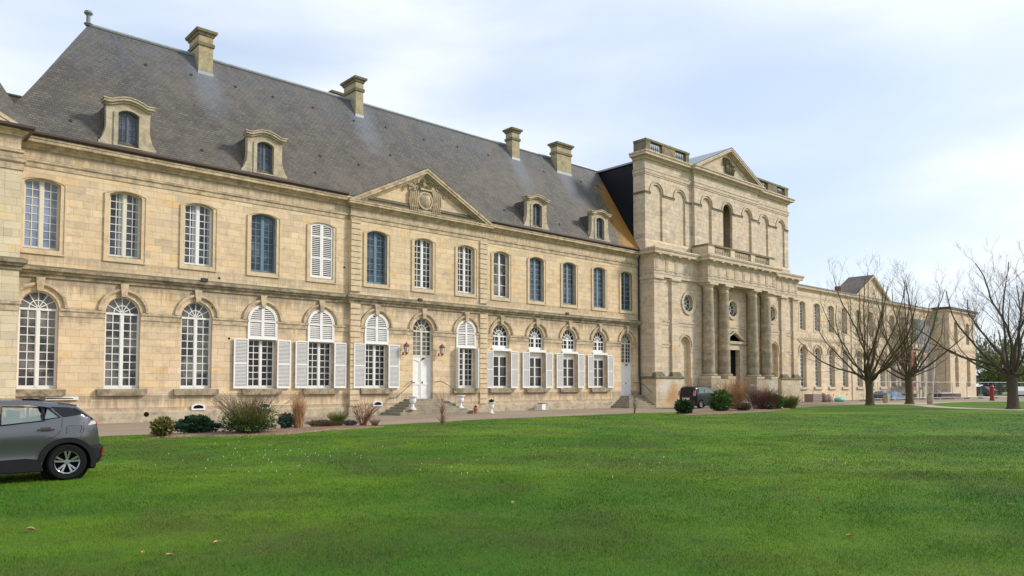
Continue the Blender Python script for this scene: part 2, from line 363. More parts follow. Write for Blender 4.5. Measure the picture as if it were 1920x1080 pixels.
def slate(name, lich=True, dark=1.0):
    m = NT(name); P = m.pos(); x, y, z = m.sep(P)
    u = m.math('ADD', x, m.math('MULTIPLY', y, 0.31))
    br = m.n('TexBrick', offset=0.5, Scale=1.0, Brick_Width=0.25, Row_Height=0.125, Mortar_Size=0.012, Mortar_Smooth=0.3, Bias=0.0)
    br.inputs['Color1'].default_value = (0.066 * dark, 0.061 * dark, 0.053 * dark, 1); br.inputs['Color2'].default_value = (0.130 * dark, 0.115 * dark, 0.094 * dark, 1)
    br.inputs['Mortar'].default_value = (0.025 * dark, 0.024 * dark, 0.026 * dark, 1)
    m.l(m.comb(u, z, 0), br.inputs['Vector'])
    col = br.outputs['Color']
    big = m.noise(P, 0.28, 6, 0.6); mid = m.noise(P, 1.3, 7, 0.65)
    col = m.mix(m.math('MULTIPLY', m.ramp(big, [(0.38, 0.0), (0.62, 1.0)]), 0.6), col, (0.150 * dark, 0.122 * dark, 0.088 * dark))
    col = m.mix(m.math('MULTIPLY', m.ramp(mid, [(0.47, 0.0), (0.62, 1.0)]), 0.6), col, (0.052 * dark, 0.050 * dark, 0.048 * dark))
    sp = m.noise(P, 15, 4, 0.8)
    col = m.mix(m.math('MULTIPLY', m.ramp(sp, [(0.55, 0.0), (0.68, 1.0)]), 0.5), col, (0.27, 0.25, 0.21))
    if lich:
        # bluish rain-washed slate near the ridge and under the chimneys
        st = m.noise(m.mapv(P, (3.2, 3.2, 0.35)), 1.2, 5, 0.65)
        zz = m.ramp(m.math('DIVIDE', m.math('SUBTRACT', z, 15.0), 4.0), [(0.0, 0.0), (1.0, 1.0)])
        col = m.mix(m.math('MULTIPLY', m.math('MULTIPLY', zz, m.ramp(st, [(0.35, 0.0), (0.7, 1.0)])), 0.75), col, (0.115, 0.135, 0.175))
        for cx in (13.75, 23.1, 35.7, 40.7):
            dx = m.math('ABSOLUTE', m.math('SUBTRACT', x, cx))
            wz = m.ramp(m.math('DIVIDE', m.math('SUBTRACT', z, 14.6), 3.6), [(0.0, 0.0), (0.5, 0.8), (1.0, 1.0)])
            wx = m.ramp(m.math('ADD', dx, m.math('MULTIPLY', m.math('SUBTRACT', st, 0.5), 1.2)), [(0.3, 1.0), (1.1, 0.0)])
            col = m.mix(m.math('MULTIPLY', m.math('MULTIPLY', wz, wx), 0.38), col, (0.22, 0.255, 0.31))
        # orange lichen creeping along the church wall, and in spots
        e = m.math('SUBTRACT', 45.3, x)
        ln = m.noise(m.mapv(P, (1, 1, 0.6)), 1.1, 8, 0.75)
        reach = m.ramp(m.math('DIVIDE', m.math('SUBTRACT', z, 11.8), 7.0), [(0.0, 3.0), (0.15, 2.7), (0.75, 1.9), (0.88, 0.8), (1.0, -1.0)])
        f = m.math('SUBTRACT', m.math('ADD', reach, m.math('MULTIPLY', m.math('SUBTRACT', ln, 0.53), 7.0)), e)
        col = m.mix(m.math('MULTIPLY', m.ramp(f, [(0.0, 0.0), (1.1, 1.0)]), m.ramp(m.noise(P, 5.5, 6, .75), [(.36, .25), (.54, .95)])), col, m.mix(sp, (0.22, 0.085, 0.006), (0.52, 0.27, 0.03)))
        s2 = m.noise(m.mapv(P, loc=(2, 7, 3)), 2.1, 6, 0.7)
        low = m.ramp(m.math('DIVIDE', m.math('SUBTRACT', z, 11.8), 4.0), [(0.0, 1.0), (1.0, 0.0)])
        col = m.mix(m.math('MULTIPLY', m.math('MULTIPLY', m.ramp(s2, [(0.64, 0.0), (0.70, 1.0)]), low), 0.7), col, (0.33, 0.19, 0.04))
    m.set(col, 0.62, spec=0.35)
    m.bump(m.math('SUBTRACT', m.math('MULTIPLY', sp, 0.4), br.outputs['Fac']), 0.7, 0.02)
    return m.mat
M['slate'] = slate('roof_slate')
M['slate_dark'] = plain('dark_slate', (0.006, 0.0075, 0.012), .5, var=.25, scale=1.2, spec=.2)
M['slate_new'] = slate('blue_slate', False, 1.25)
def glass_mat(name, c1, c2, light=0.3, cell=(0.34, 0.27), rough=0.04, curtain=None):
    m = NT(name); P = m.pos(); x, y, z = m.sep(P)
    wn_ = m.n('TexWhiteNoise', noise_dimensions='3D')
    m.l(m.comb(m.math('FLOOR', m.math('DIVIDE', x, cell[0])), m.math('FLOOR', m.math('DIVIDE', z, cell[1])), 0), wn_.inputs['Vector'])
    big = m.noise(m.mapv(P, (0.9, 0.9, 0.7)), 1.1, 3)
    f = m.math('ADD', m.math('MULTIPLY', wn_.outputs['Value'], 0.35), m.math('MULTIPLY', m.ramp(big, [(0.4, 0.0), (0.62, 1.0)]), 0.65))
    c = m.mix(m.ramp(f, [(0.5 - light, 0.0), (0.95 - light * 0.5, 1.0)]), c1, c2)
    if curtain:   # pale curtains drawn to the sides inside
        ox, oy, oz = m.sep(m.objc()); fold = m.noise(m.mapv(m.objc(), (14, 1, .4)), 1.0, 3)
        for (a_, b_) in curtain:
            mk = m.math('MULTIPLY', m.math('GREATER_THAN', ox, a_), m.math('LESS_THAN', ox, b_))
            c = m.mix(m.math('MULTIPLY', mk, 0.85), c, m.mix(fold, (0.20, 0.21, 0.23), (0.42, 0.43, 0.46)))
    m.set(c, rough, spec=0.4)
    m.bump(m.noise(P, 3.2, 2), 0.15, 0.02)
    return m.mat
M['glass'] = glass_mat('old_glass', (0.010, 0.011, 0.013), (0.085, 0.088, 0.085), 0.15)
M['glass_sky'] = glass_mat('curtained_glass', (0.03, 0.03, 0.034), (0.20, 0.19, 0.17), 0.3)
M['glass_blue'] = glass_mat('blue_glass', (0.026, 0.032, 0.046), (0.105, 0.125, 0.165), 0.25)
M['glass_violet'] = glass_mat('sky_tint_glass', (0.13, 0.165, 0.26), (0.27, 0.32, 0.45), 0.4)  # violet-blue reflection put into the pane colour
M['glass_dark'] = glass_mat('dark_glass', (0.006, 0.006, 0.007), (0.035, 0.032, 0.03), 0.1)
M['glass_room'] = glass_mat('room_glass', (0.022, 0.022, 0.02), (0.085, 0.082, 0.062), 0.2, (0.6, 3.0))
M['glass_curtain'] = glass_mat('curtained_upper_glass', (0.02, 0.024, 0.035), (0.08, 0.09, 0.12), 0.25, curtain=((-.24, -.08), (.46, .60)))
# ================================================================ openings and windows
def seg_curve(w, zs, rise, n=12, xc=0.0, inset=0.0):
    """points of the head, right to left"""
    r = w / 2
    if rise >= r - 1e-3:
        rr = r - inset
        return [(xc + rr * math.cos(math.pi * i / (2 * n)), zs + rr * math.sin(math.pi * i / (2 * n))) for i in range(2 * n + 1)]
    Rr = (r * r + rise * rise) / (2 * rise); a = math.asin(r / Rr); zc = zs + rise - Rr
    Ri = Rr - inset; ri = r - inset; ai = math.asin(min(1, ri / Ri))
    return [(xc + Ri * math.sin(ai - 2 * ai * i / n), zc + Ri * math.cos(ai - 2 * ai * i / n)) for i in range(n + 1)]
def opening(w, zb, zs, rise, xc=0.0, inset=0.0, n=12):
    r = w / 2 - inset
    return [(xc - r, zb + inset), (xc + r, zb + inset)] + seg_curve(w, zs, rise, n, xc, inset)
def ztop(x, w, zs, rise, inset=0.0):
    r = w / 2
    if rise >= r - 1e-3: return zs + math.sqrt(max(0, (r - inset) ** 2 - x * x))
    Rr = (r * r + rise * rise) / (2 * rise)
    return zs + rise - Rr + math.sqrt(max(0, (Rr - inset) ** 2 - x * x))
GY = 0.20   # how deep the glazing sits
MESH = {}
def cached(key, fn):
    if key not in MESH: MESH[key] = fn()
    return MESH[key]
def glazing(w, zb, zs, rise, cols, rows, mats, mullion=0.09, bar=0.036, fan=False, gy=GY, extra=None, rail=0.09, topz=None, sky=0.0):
    """returns [(name, mesh)...]: casement frame with glazing bars, and pane"""
    mb = MB(); fr = 0.055
    y0, y1 = gy, gy + 0.06
    mb.prism(opening(w, zb, zs, rise), y0, y1 + 0.02, holes=[list(reversed(opening(w, zb, zs, rise, inset=fr)))], back=True)
    zt = topz if topz else zs
    ht = fan
    # bottom rail, centre mullion
    mb.box(-w / 2 + fr, w / 2 - fr, y0 + 0.004, y1, zb + fr, zb + rail + fr)
    if ht: mb.box(-w / 2 + fr, w / 2 - fr, y0 - 0.015, y1, zs - 0.09, zs)
    ztopc = zs - 0.09 if ht else ztop(0, w, zs, rise, fr)
    mb.box(-mullion / 2, mullion / 2, y0 - 0.012, y1, zb + fr, ztopc)
    zlow = zb + rail + fr
    half = cols // 2
    for sgn in (-1, 1):
        xa, xb = mullion / 2, w / 2 - fr
        # stile of each casement
        for i in range(1, half):
            x = sgn * (xa + 0.03 + (xb - 0.03 - xa - 0.03) * i / half)
            top = (zs - 0.09) if ht else ztop(x, w, zs, rise, fr)
            mb.box(x - bar / 2, x + bar / 2, y0 + 0.012, y1 - 0.01, zlow, top)
        mb.box(min(sgn * xa, sgn * (xa + .03)), max(sgn * xa, sgn * (xa + .03)), y0 + 0.006, y1 - 0.004, zlow, ztopc - 0.002)
        mb.box(min(sgn * xb, sgn * (xb - .035)), max(sgn * xb, sgn * (xb - .035)), y0 + 0.006, y1 - 0.004, zlow, (zs - 0.09) if ht else ztop(xb, w, zs, rise, fr) - 0.01)
    zhi = (zs - 0.09) if ht else zs + rise * 0.4
    for j in range(1, rows):
        z = zlow + (zhi - zlow) * j / rows
        mb.box(-w / 2 + fr + 0.036, -mullion / 2 - 0.031, y0 + 0.014, y1 - 0.012, z - bar / 2, z + bar / 2)
        mb.box(mullion / 2 + 0.031, w / 2 - fr - 0.036, y0 + 0.014, y1 - 0.012, z - bar / 2, z + bar / 2)
    if ht:
        r = w / 2 - fr
        mb.ring(0, zs, r * 0.47, r * 0.47 + bar, y0 + 0.01, y1 - 0.01, n=16)
        for k in range(1, 6):
            a = math.pi * k / 6
            x0_, z0_ = 0.03 * math.cos(a), zs + 0.03 * math.sin(a)
            x1_, z1_ = r * math.cos(a), zs + r * math.sin(a)
            nx, nz = -math.sin(a) * bar / 2, math.cos(a) * bar / 2
            mb.prism([(x0_ + nx, z0_ + nz), (x0_ - nx, z0_ - nz), (x1_ - nx, z1_ - nz), (x1_ + nx, z1_ + nz)], y0 + 0.013, y1 - 0.012)
    if extra: extra(mb)
    return mb
def pane_mb(w, zb, zs, rise, gy=GY):
    return MB().prism(opening(w, zb, zs, rise, inset=0.03), gy + 0.035, gy + 0.075, back=True)
def place(key, name, fn, mat, parent, loc=(0, 0, 0), label=None):
    if key in MESH: o = link_mesh(name, MESH[key], parent, loc)
    else:
        o = fn().build(name, mat, parent, loc); MESH[key] = o.data
    if label: o['label'] = label
    return o
def louver_panel(mb, x0, x1, z0, z1, y0, y1, head=None, rails=(0.5,), fr=0.075, pitch=0.052, front=-1):
    """louvered shutter leaf; head=(w, zs, rise) clips it under an arch centred on 0"""
    def lim(x): return z1 if head is None else min(z1, ztop(x, *head))
    if head is None:
        outer = [(x0, z0), (x1, z0), (x1, z1), (x0, z1)]
        inner = [(x0 + fr, z0 + fr * 1.5), (x1 - fr, z0 + fr * 1.5), (x1 - fr, z1 - fr), (x0 + fr, z1 - fr)]
    else:
        n = 10
        xs = [x1 - (x1 - x0) * i / n for i in range(n + 1)]
        outer = [(x0, z0), (x1, z0)] + [(x, lim(x)) for x in xs if lim(x) > z0 + 0.01]
        xi = [x1 - fr - (x1 - x0 - 2 * fr) * i / n for i in range(n + 1)]
        w_, zs_, ri_ = head
        inner = [(x0 + fr, z0 + fr * 1.3), (x1 - fr, z0 + fr * 1.3)] + [(x, ztop(x, w_, zs_, ri_, fr * 1.1)) for x in xi]
    mb.prism(outer, y0, y1, holes=[list(reversed(inner))], back=True)
    zt = max(p[1] for p in inner)
    zb_ = z0 + fr * 1.3
    for r_ in rails:
        zr = z0 + (z1 - z0) * r_ if r_ < 1 else r_
        mb.box(x0 + fr, x1 - fr, y0 + 0.004, y1 - 0.004, zr - fr * 0.5, zr + fr * 0.5)
    z = zb_ + 0.02
    while z < zt - 0.02:
        hit = any(abs(z - (z0 + (z1 - z0) * r_ if r_ < 1 else r_)) < fr * 0.6 for r_ in rails)
        xa, xb = x0 + fr, x1 - fr
        if head is not None:   # clip the slat under the curve
            while xa < xb and ztop(xa, *head, fr) < z + 0.02: xa += 0.02
            while xb > xa and ztop(xb, *head, fr) < z + 0.02: xb -= 0.02
        if not hit and xb - xa > 0.05:
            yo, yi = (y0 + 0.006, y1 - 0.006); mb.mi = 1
            mb.add([(xa, yo, z - 0.026), (xb, yo, z - 0.026), (xb, yi, z + 0.022), (xa, yi, z + 0.022), (xa, yo, z - 0.014), (xb, yo, z - 0.014), (xb, yi, z + 0.034), (xa, yi, z + 0.034)],
                   [(0, 3, 2, 1), (4, 5, 6, 7), (0, 1, 5, 4), (1, 2, 6, 5), (2, 3, 7, 6), (3, 0, 4, 7)])
        mb.mi = 0; z += pitch
    return mb
UW, UZB, UZS, URI = 1.30, 7.20, 9.98, 0.16       # upper openings
LW, LZB, LZS = 1.42, 1.46, 4.79                  # lower openings
DZB = 0.84                                       # door sill
def added_shade_sheet(sw, a, b):
    mb = MB(); mb.mi = 1; mb.box(0.03, sw - .03, -.004, .004, a, b); mb.mi = 0; return mb  # added sheet in the slats' shade grey, closing the gaps between them
def wall_panel(mb, x0, x1, z0, z1, holes, y, depth=0.45):
    mb.prism([(x0, z0), (x1, z0), (x1, z1), (x0, z1)], y, y + depth, holes=[list(reversed(h)) for h in holes], outer=False)
def surround(parent, mat, loc, w=UW, zb=UZB, zs=UZS, rise=URI, e=0.21):
    def f():
        mb = MB()
        o = opening(w + 2 * e, zb - 0.20, zs + 0.02, rise + 0.03); i = opening(w + 2 * (e - 0.055), zb - 0.145, zs + 0.005, rise + 0.02)
        mb.prism(o, -0.062, 0.05, holes=[list(reversed(i))])
        i2 = opening(w, zb, zs, rise)
        mb.prism(i, -0.032, 0.05, holes=[list(reversed(i2))], outer=False)
        return mb
    s = place(('surr', w, zb, mat.name), 'surround', f, mat, parent, loc)
def archivolt(parent, mat, loc, r=LW / 2, zs=LZS, full=True, key=True):
    def f():
        mb = MB()
        mb.ring(0, zs + 0.04, r + 0.195, r + 0.30, -0.10, 0.05, n=28)
        mb.ring(0, zs + 0.04, r + 0.145, r + 0.196, -0.055, 0.05, n=28)
        return mb
    place(('archv', r, zs, mat.name), 'archivolt', f, mat, parent, loc)
    if not key: return
    def g():
        return MB().prism([(-0.105, zs + r - 0.02), (0.105, zs + r - 0.02), (0.165, zs + r + 0.55), (-0.165, zs + r + 0.55)], -0.15, 0.05)
    place(('keyst', r, zs, mat.name), 'keystone', g, mat, parent, loc)
def sill(parent, mat, loc, w=2.02, z0=1.16, z1=1.44):
    def f():
        mb = MB()
        mb.prism([(-w / 2, z0 + 0.07), (-w / 2 + 0.07, z0), (w / 2 - 0.07, z0), (w / 2, z0 + 0.07), (w / 2, z1), (-w / 2, z1)], -0.16, 0.05)
        mb.box(-LW / 2 + 0.01, LW / 2 - 0.01, 0.05, 0.3, z1 - 0.1, z1)
        return mb
    place(('sill', w, z0, mat.name), 'sill', f, mat, parent, loc)
def upper_window(b, xc, y0, frame, glass, cols=4, rows=8, label=None, smat=None, shut=False):
    w = empty('window', (xc, y0, 0), parent=b)
    if label: w['label'] = label
    surround(w, smat or M['stone_plain'], (0, 0, 0))
    if shut:
        for a, c in ((-UW / 2 + 0.012, -0.004), (0.004, UW / 2 - 0.012)):
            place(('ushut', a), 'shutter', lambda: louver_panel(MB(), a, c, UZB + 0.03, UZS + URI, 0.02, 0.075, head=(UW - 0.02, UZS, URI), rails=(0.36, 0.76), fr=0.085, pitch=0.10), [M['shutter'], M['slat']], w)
        place(('ublk',), 'pane', lambda: pane_mb(UW, UZB, UZS, URI), M['glass_dark'], w)
        return w
    place(('uf', cols, rows, frame.name), 'frame', lambda: glazing(UW, UZB, UZS, URI, cols, rows, None, mullion=0.13 if cols > 2 else 0.1, bar=0.034 if cols > 2 else 0.04), frame, w)
    place(('up', glass.name), 'pane', lambda: pane_mb(UW, UZB, UZS, URI), glass, w)
    place(('usill', frame.name), 'sill', lambda: MB().box(-UW / 2 + 0.01, UW / 2 - 0.01, -0.02, 0.22, UZB - 0.02, UZB + 0.035), M['stone_ledge'], w)
    return w
def lower_window(b, xc, y0, kind, glass=None, smat=None, lmat=None, label=None, right_leaf=True, left_leaf=True):
    w = empty('window', (xc, y0, 0), parent=b)
    smat = smat or M['stone_orn']; lmat = lmat or M['stone_ledge']; glass = glass or M['glass']
    archivolt(w, smat, (0, 0, 0)); sill(w, lmat, (0, 0, 0))
    if kind == 'plain':
        place(('lf', 4, 9), 'frame', lambda: glazing(LW, LZB, LZS, LW / 2, 4, 9, None, mullion=0.11, fan=True), M['white'], w)
        place(('lp', glass.name), 'pane', lambda: pane_mb(LW, LZB, LZS, LW / 2), glass, w)
        return w
    if kind in ('louver', 'narrow'):
        place(('lf2', 4, 7), 'frame', lambda: glazing(LW, LZB, 3.86, 0.02, 4, 7, None, mullion=0.11, fan=False, gy=GY), M['white'], w)
        place(('lp2', glass.name), 'pane', lambda: pane_mb(LW, LZB, 3.86, 0.02), glass, w)
        def f():
            mb = MB()
            hw = 1.52
            mb.prism(opening(hw, 3.87, LZS + 0.02, hw / 2), -0.055, 0.03, holes=[list(reversed(opening(hw, 3.87, LZS + 0.02, hw / 2, inset=0.05)))], back=True)
            for a, c in ((-hw / 2 + 0.05, -0.002), (0.002, hw / 2 - 0.05)):
                louver_panel(mb, a, c, 3.92, 5.6, -0.048, -0.002, head=(hw - 0.1, LZS + 0.02, hw / 2 - 0.05), rails=(4.76,), fr=0.07, pitch=0.10)
            mb.box(-hw / 2 + 0.05, hw / 2 - 0.05, 0.06, 0.08, 3.9, 4.7)
            return mb
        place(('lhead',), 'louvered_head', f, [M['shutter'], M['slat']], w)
        sw = 0.72
        def leaf():
            return louver_panel(added_shade_sheet(sw, LZB + .05, 3.83), 0, sw, LZB, 3.88, -0.05, 0.0, rails=(0.5,), fr=0.065, pitch=0.068)
        if kind == 'louver':
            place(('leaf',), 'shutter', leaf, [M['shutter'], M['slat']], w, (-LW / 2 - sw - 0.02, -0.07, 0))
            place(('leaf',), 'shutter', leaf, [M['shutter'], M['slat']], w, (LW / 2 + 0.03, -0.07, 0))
        else:  # leaves folded back square to the wall
            def leaf2():
                mb = MB(); mb.box(-0.03, 0.015, -0.30, 0.0, LZB, 3.88); mb.box(-0.04, 0.025, -0.31, -0.26, LZB, 3.88); return mb
            place(('leaf2',), 'shutter', leaf2, M['shutter'], w, (LW / 2 + 0.06, -0.01, 0))
            place(('leaf2',), 'shutter', leaf2, M['shutter'], w, (-LW / 2 - 0.05, -0.01, 0))
        return w
    if kind == 'roller':
        def hd():
            mb = glazing(LW, 3.96, LZS, LW / 2, 4, 2, None, mullion=0.13, fan=True, rail=0.14)
            mb.box(-LW / 2 - 0.06, LW / 2 + 0.10, -0.10, 0.24, 3.80, 3.96)
            return mb
        place(('rh',), 'fanlight', hd, M['shutter'], w)
        place(('rhp',), 'pane', lambda: pane_mb(LW, 3.96, LZS, LW / 2), M['glass_dark'], w)
        def fr():
            mb = MB(); y0_, y1_ = GY, GY + .06; a = LW / 2
            mb.prism([(-a, LZB), (a, LZB), (a, 3.80), (-a, 3.80)], y0_, y1_, holes=[[(-a + .1, LZB + .12), (-a + .1, 3.42), (a - .1, 3.42), (a - .1, LZB + .12)]], back=True)
            mb.box(-0.055, 0.055, y0_ - .012, y1_, LZB + .12, 3.42)
            for z in (LZB + .12 + .61, LZB + .12 + 1.23):
                mb.box(-a + .1, -0.056, y0_ + .01, y1_ - .01, z - .022, z + .022); mb.box(0.056, a - .1, y0_ + .01, y1_ - .01, z - .022, z + .022)
            return mb
        place(('rf',), 'frame', fr, M['white'], w)
        place(('rp', glass.name), 'pane', lambda: MB().box(-LW / 2 + .05, LW / 2 - .05, GY + .035, GY + .05, LZB + .05, 3.6), glass, w)
        sw = 0.62
        def leafr():
            return louver_panel(added_shade_sheet(sw, LZB + .05, 3.75), 0, sw, LZB - .02, 3.80, -0.05, 0.0, rails=(0.5,), fr=0.065, pitch=0.068)
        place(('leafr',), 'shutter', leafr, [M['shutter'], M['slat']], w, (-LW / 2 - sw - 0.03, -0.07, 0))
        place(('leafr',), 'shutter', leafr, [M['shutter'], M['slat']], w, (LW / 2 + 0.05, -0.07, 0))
        return w
def door(b, xc, y0, w, ztopleaf, rows, label):
    d = empty('door', (xc, y0, 0), parent=b); d['label'] = label
    archivolt(d, M['stone_orn'], (0, 0, 0))
    place(('df', xc), 'fanlight', lambda: glazing(LW, ztopleaf, LZS, LW / 2, 4, rows, None, mullion=0.1, fan=True), M['cream'], d)
    place(('dfp', xc), 'pane', lambda: pane_mb(LW, ztopleaf, LZS, LW / 2), M['glass_sky'], d)
    def leaf():
        mb = MB(); a = LW / 2; z0, z1 = DZB, ztopleaf; g = GY + 0.01
        mb.box(-a, -0.006, g + 0.03, g + 0.08, z0, z1); mb.box(0.006, a, g + 0.03, g + 0.08, z0, z1)
        zm = z0 + (z1 - z0) * 0.36
        for s_ in (-1, 1):   # stiles and rails around sunk panels, arched top panel
            xa, xb = sorted((s_ * 0.006, s_ * a))
            pl = [(xa, z0), (xb, z0), (xb, z1), (xa, z1)]
            h1 = [(xa + .1, z0 + .14), (xb - .1, z0 + .14), (xb - .1, zm - .05), (xa + .1, zm - .05)]
            wd = xb - xa - .2
            h2 = [(xa + .1, zm + .05), (xb - .1, zm + .05)] + [(xb - .1 - wd * i / 8, z1 - .28 + .16 * math.sin(math.pi / 2 * ((i / 8) if s_ < 0 else (1 - i / 8)))) for i in range(9)]
            mb.prism(pl, g, g + 0.031, holes=[list(reversed(h1)), list(reversed(h2))])
        mb.box(-0.03, 0.03, g - 0.02, g + 0.01, z0, z1)
        return mb
    place(('dl', xc), 'door_leaf', leaf, M['shutter'], d)
    place(('dh', 0), 'handle', lambda: MB().box(0.06, 0.10, GY - 0.05, GY + 0.01, 1.72, 1.84).box(-.55, -.42, GY - .03, GY + .01, 1.76, 1.80), M['iron'], d)
    place(('dlmp', xc), 'door_lamp', lambda: MB().lathe([(0.05, -0.05), (0.09, 0.0), (0.05, 0.06)], (0.12, GY - .06, ztopleaf - .06), 10), M['iron'], d)
    place(('dth', xc), 'threshold', lambda: MB().box(-LW / 2 - .05, LW / 2 + .05, -0.05, 0.5, DZB - .1, DZB), M['step'], d)
    return d

# profiles (out, z)
def prof_cornice(z0, z1, out, steps=None):
    h = z1 - z0
    return [(-0.05, z0), (out * 0.12, z0), (out * 0.16, z0 + h * 0.16), (out * 0.45, z0 + h * 0.30), (out * 0.50, z0 + h * 0.42), (out * 0.92, z0 + h * 0.46), (out * 0.92, z0 + h * 0.68), (out, z0 + h * 0.74), (out, z0 + h * 0.9), (out * 0.9, z1), (-0.05, z1)]
def prof_string(z0, z1, out):
    h = z1 - z0
    return [(-0.05, z0), (out * 0.25, z0), (out * 0.3, z0 + h * 0.28), (out * 0.62, z0 + h * 0.34), (out * 0.66, z0 + h * 0.5), (out, z0 + h * 0.58), (out, z0 + h * 0.82), (out * 0.55, z1), (-0.05, z1)]
def prof_band(z0, z1, out):
    h = z1 - z0
    return [(-0.05, z0), (out * 0.4, z0), (out * 0.4, z0 + h * 0.55), (out * 0.7, z0 + h * 0.6), (out, z0 + h * 0.7), (out, z1 - h * .06), (out * .8, z1), (-0.05, z1)]
ZG, ZC = 11.93, 11.90

# ================================================================ MAIN WING
wing = empty('chateau_wing', (0, 0, 0), 'long two-storey cream stone wing under a steep grey slate roof with four chimneys and dormers', 'building')
XL, XR = 4.6, 45.31
AX0, AX1, AY = 20.33, 29.95, -0.17
left_c = [6.06 + 3.165 * k for k in range(5)]
avc_c = [21.98, 25.13, 28.28]
right_c = [31.28, 34.42, 37.57, 40.72, 43.80]
def hole_u(xc): return opening(UW, UZB, UZS, URI, xc)
def hole_l(xc, door_=False): return opening(LW, DZB if door_ else LZB, LZS, LW / 2, xc)
mb = MB()
def bays(mb, cs, xa, xb, y, doors=()):
    ed = [xa] + [(cs[i] + cs[i + 1]) / 2 for i in range(len(cs) - 1)] + [xb]
    for i, c in enumerate(cs): wall_panel(mb, ed[i], ed[i + 1], 0, 11.35, [hole_l(c, c in doors), hole_u(c)], y)
bays(mb, left_c, XL, AX0, 0.0)
bays(mb, avc_c, AX0, AX1, AY, doors=(avc_c[1],))
bays(mb, right_c, AX1, XR, 0.0, doors=(right_c[4],))
mb.add([(AX0, AY, 0), (AX0, 0.4, 0), (AX0, 0.4, 11.35), (AX0, AY, 11.35)], [(0, 1, 2, 3)])
mb.add([(AX1, AY, 0), (AX1, 0.4, 0), (AX1, 0.4, 11.35), (AX1, AY, 11.35)], [(0, 3, 2, 1)])
# body behind, so nothing shows through
mb.box(XL, XR, 0.36, 8.4, 0, 11.6)
mb.build('wall', M['stone'], wing, fix=False)
# plinth
mb = MB(); mb2 = MB()
mb.sweep([(XL, 0), (AX0, 0), (AX0, AY), (23.9, AY)], [(-0.05, -0.3), (0.05, -0.3), (0.05, 0.40), (0.03, 0.46), (-0.05, 0.46)])
mb2.sweep([(26.4, AY), (AX1, AY), (AX1, 0), (42.9, 0)], [(-0.05, -0.3), (0.05, -0.3), (0.05, 0.40), (0.03, 0.46), (-0.05, 0.46)])
pieces('plinth', [mb, mb2], M['plinth'], wing)
path = [(XL, 0), (AX0, 0), (AX0, AY), (AX1, AY), (AX1, 0), (XR + 0.02, 0)]
MB().sweep(path, prof_string(6.04, 6.53, 0.27)).build('string_course', M['stone_ledge'], wing)
MB().sweep(path, prof_band(10.58, 10.90, 0.09)).build('architrave', M['stone_orn'], wing)
MB().sweep([(XL, 0), (AX0, 0)], prof_cornice(11.33, 11.82, 0.38)).build('cornice', M['stone_orn'], wing)
MB().sweep([(AX1, 0), (XR, 0)], prof_cornice(11.33, 11.82, 0.38)).build('cornice', M['stone_orn'], wing)
# impost band between the openings
def imposts(cs, xa, xb, y, mat, parent, z0=4.50, z1=4.83):
    e = [xa]
    for c in cs: e += [c - LW / 2 - 0.001, c + LW / 2 + 0.001]
    e.append(xb)
    for i in range(0, len(e), 2):
        if e[i + 1] - e[i] > 0.1: MB().sweep([(e[i], y), (e[i + 1], y)], prof_band(z0, z1, 0.075)).build('impost_band', mat, parent)
imposts(left_c, XL, AX0 - .001, 0.0, M['stone_orn'], wing)
imposts(avc_c, AX0 + .62, AX1 - .62, AY, M['stone_orn'], wing)
imposts(right_c, AX1 + .001, XR, 0.0, M['stone_orn'], wing)
# rusticated corner strips
def quoin(za=0.47, zb=10.5):
    mb = MB(); z = za; mb.box(0.01, 0.59, -0.03, 0.02, za, zb)
    while z < zb:
        if not (6.0 < z + 0.15 < 6.55):
            mb.box(0, 0.60, -0.085, 0.02, z + 0.022, min(z + 0.288, 10.56))
        z += 0.31
    return mb
for x_ in (AX0 + .0015, AX1 - .6015):
    place(('quoin',), 'quoin', lambda: quoin(.47, 5.85), M['stone_plain'], wing, (x_, AY, 0))
    place(('quoin2',), 'quoin', lambda: quoin(6.67, 10.4), M['stone_plain'], wing, (x_, AY, 0))
# windows
wh, bl, bg_ = M['cream'], M['blue'], M['bluegrey']
upper_window(wing, left_c[0], 0, M['cream'], M['glass_violet'])
upper_window(wing, left_c[1], 0, M['cream'], M['glass_curtain'])
upper_window(wing, left_c[2], 0, M['white'], M['glass_curtain'])
upper_window(wing, left_c[3], 0, bl, M['glass_blue'], label='blue painted window with grey panes')
upper_window(wing, left_c[4], 0, wh, M['glass_blue'], shut=True, label='window closed by white louvered shutters')
upper_window(wing, avc_c[0], AY, bl, M['glass_blue'], label='blue painted window under the pediment')
upper_window(wing, avc_c[1], AY, M['white'], M['glass'])
upper_window(wing, avc_c[2], AY, M['white'], M['glass'])
upper_window(wing, right_c[0], 0, M['white'], M['glass_sky'], cols=2, rows=4, label='white window with large panes and pale blind')
for c in right_c[1:]: upper_window(wing, c, 0, bg_, M['glass_blue'] if c != right_c[4] else M['glass'])
for i, c in enumerate(left_c[:3]): lower_window(wing, c, 0, 'plain', M['glass_sky'] if i != 1 else M['glass_sky'])
for c in left_c[3:]: lower_window(wing, c, 0, 'louver', M['glass_dark'])
lower_window(wing, avc_c[0], AY, 'louver', M['glass_dark'])
door(wing, avc_c[1], AY, LW, 3.22, 5, 'tall white double door with glazed fanlight')
lower_window(wing, avc_c[2], AY, 'narrow', M['glass'])
for c in right_c[:4]: lower_window(wing, c, 0, 'roller', M['glass_room'])
door(wing, right_c[4], 0, LW, 3.20, 5, 'narrow white side door beside the church front')
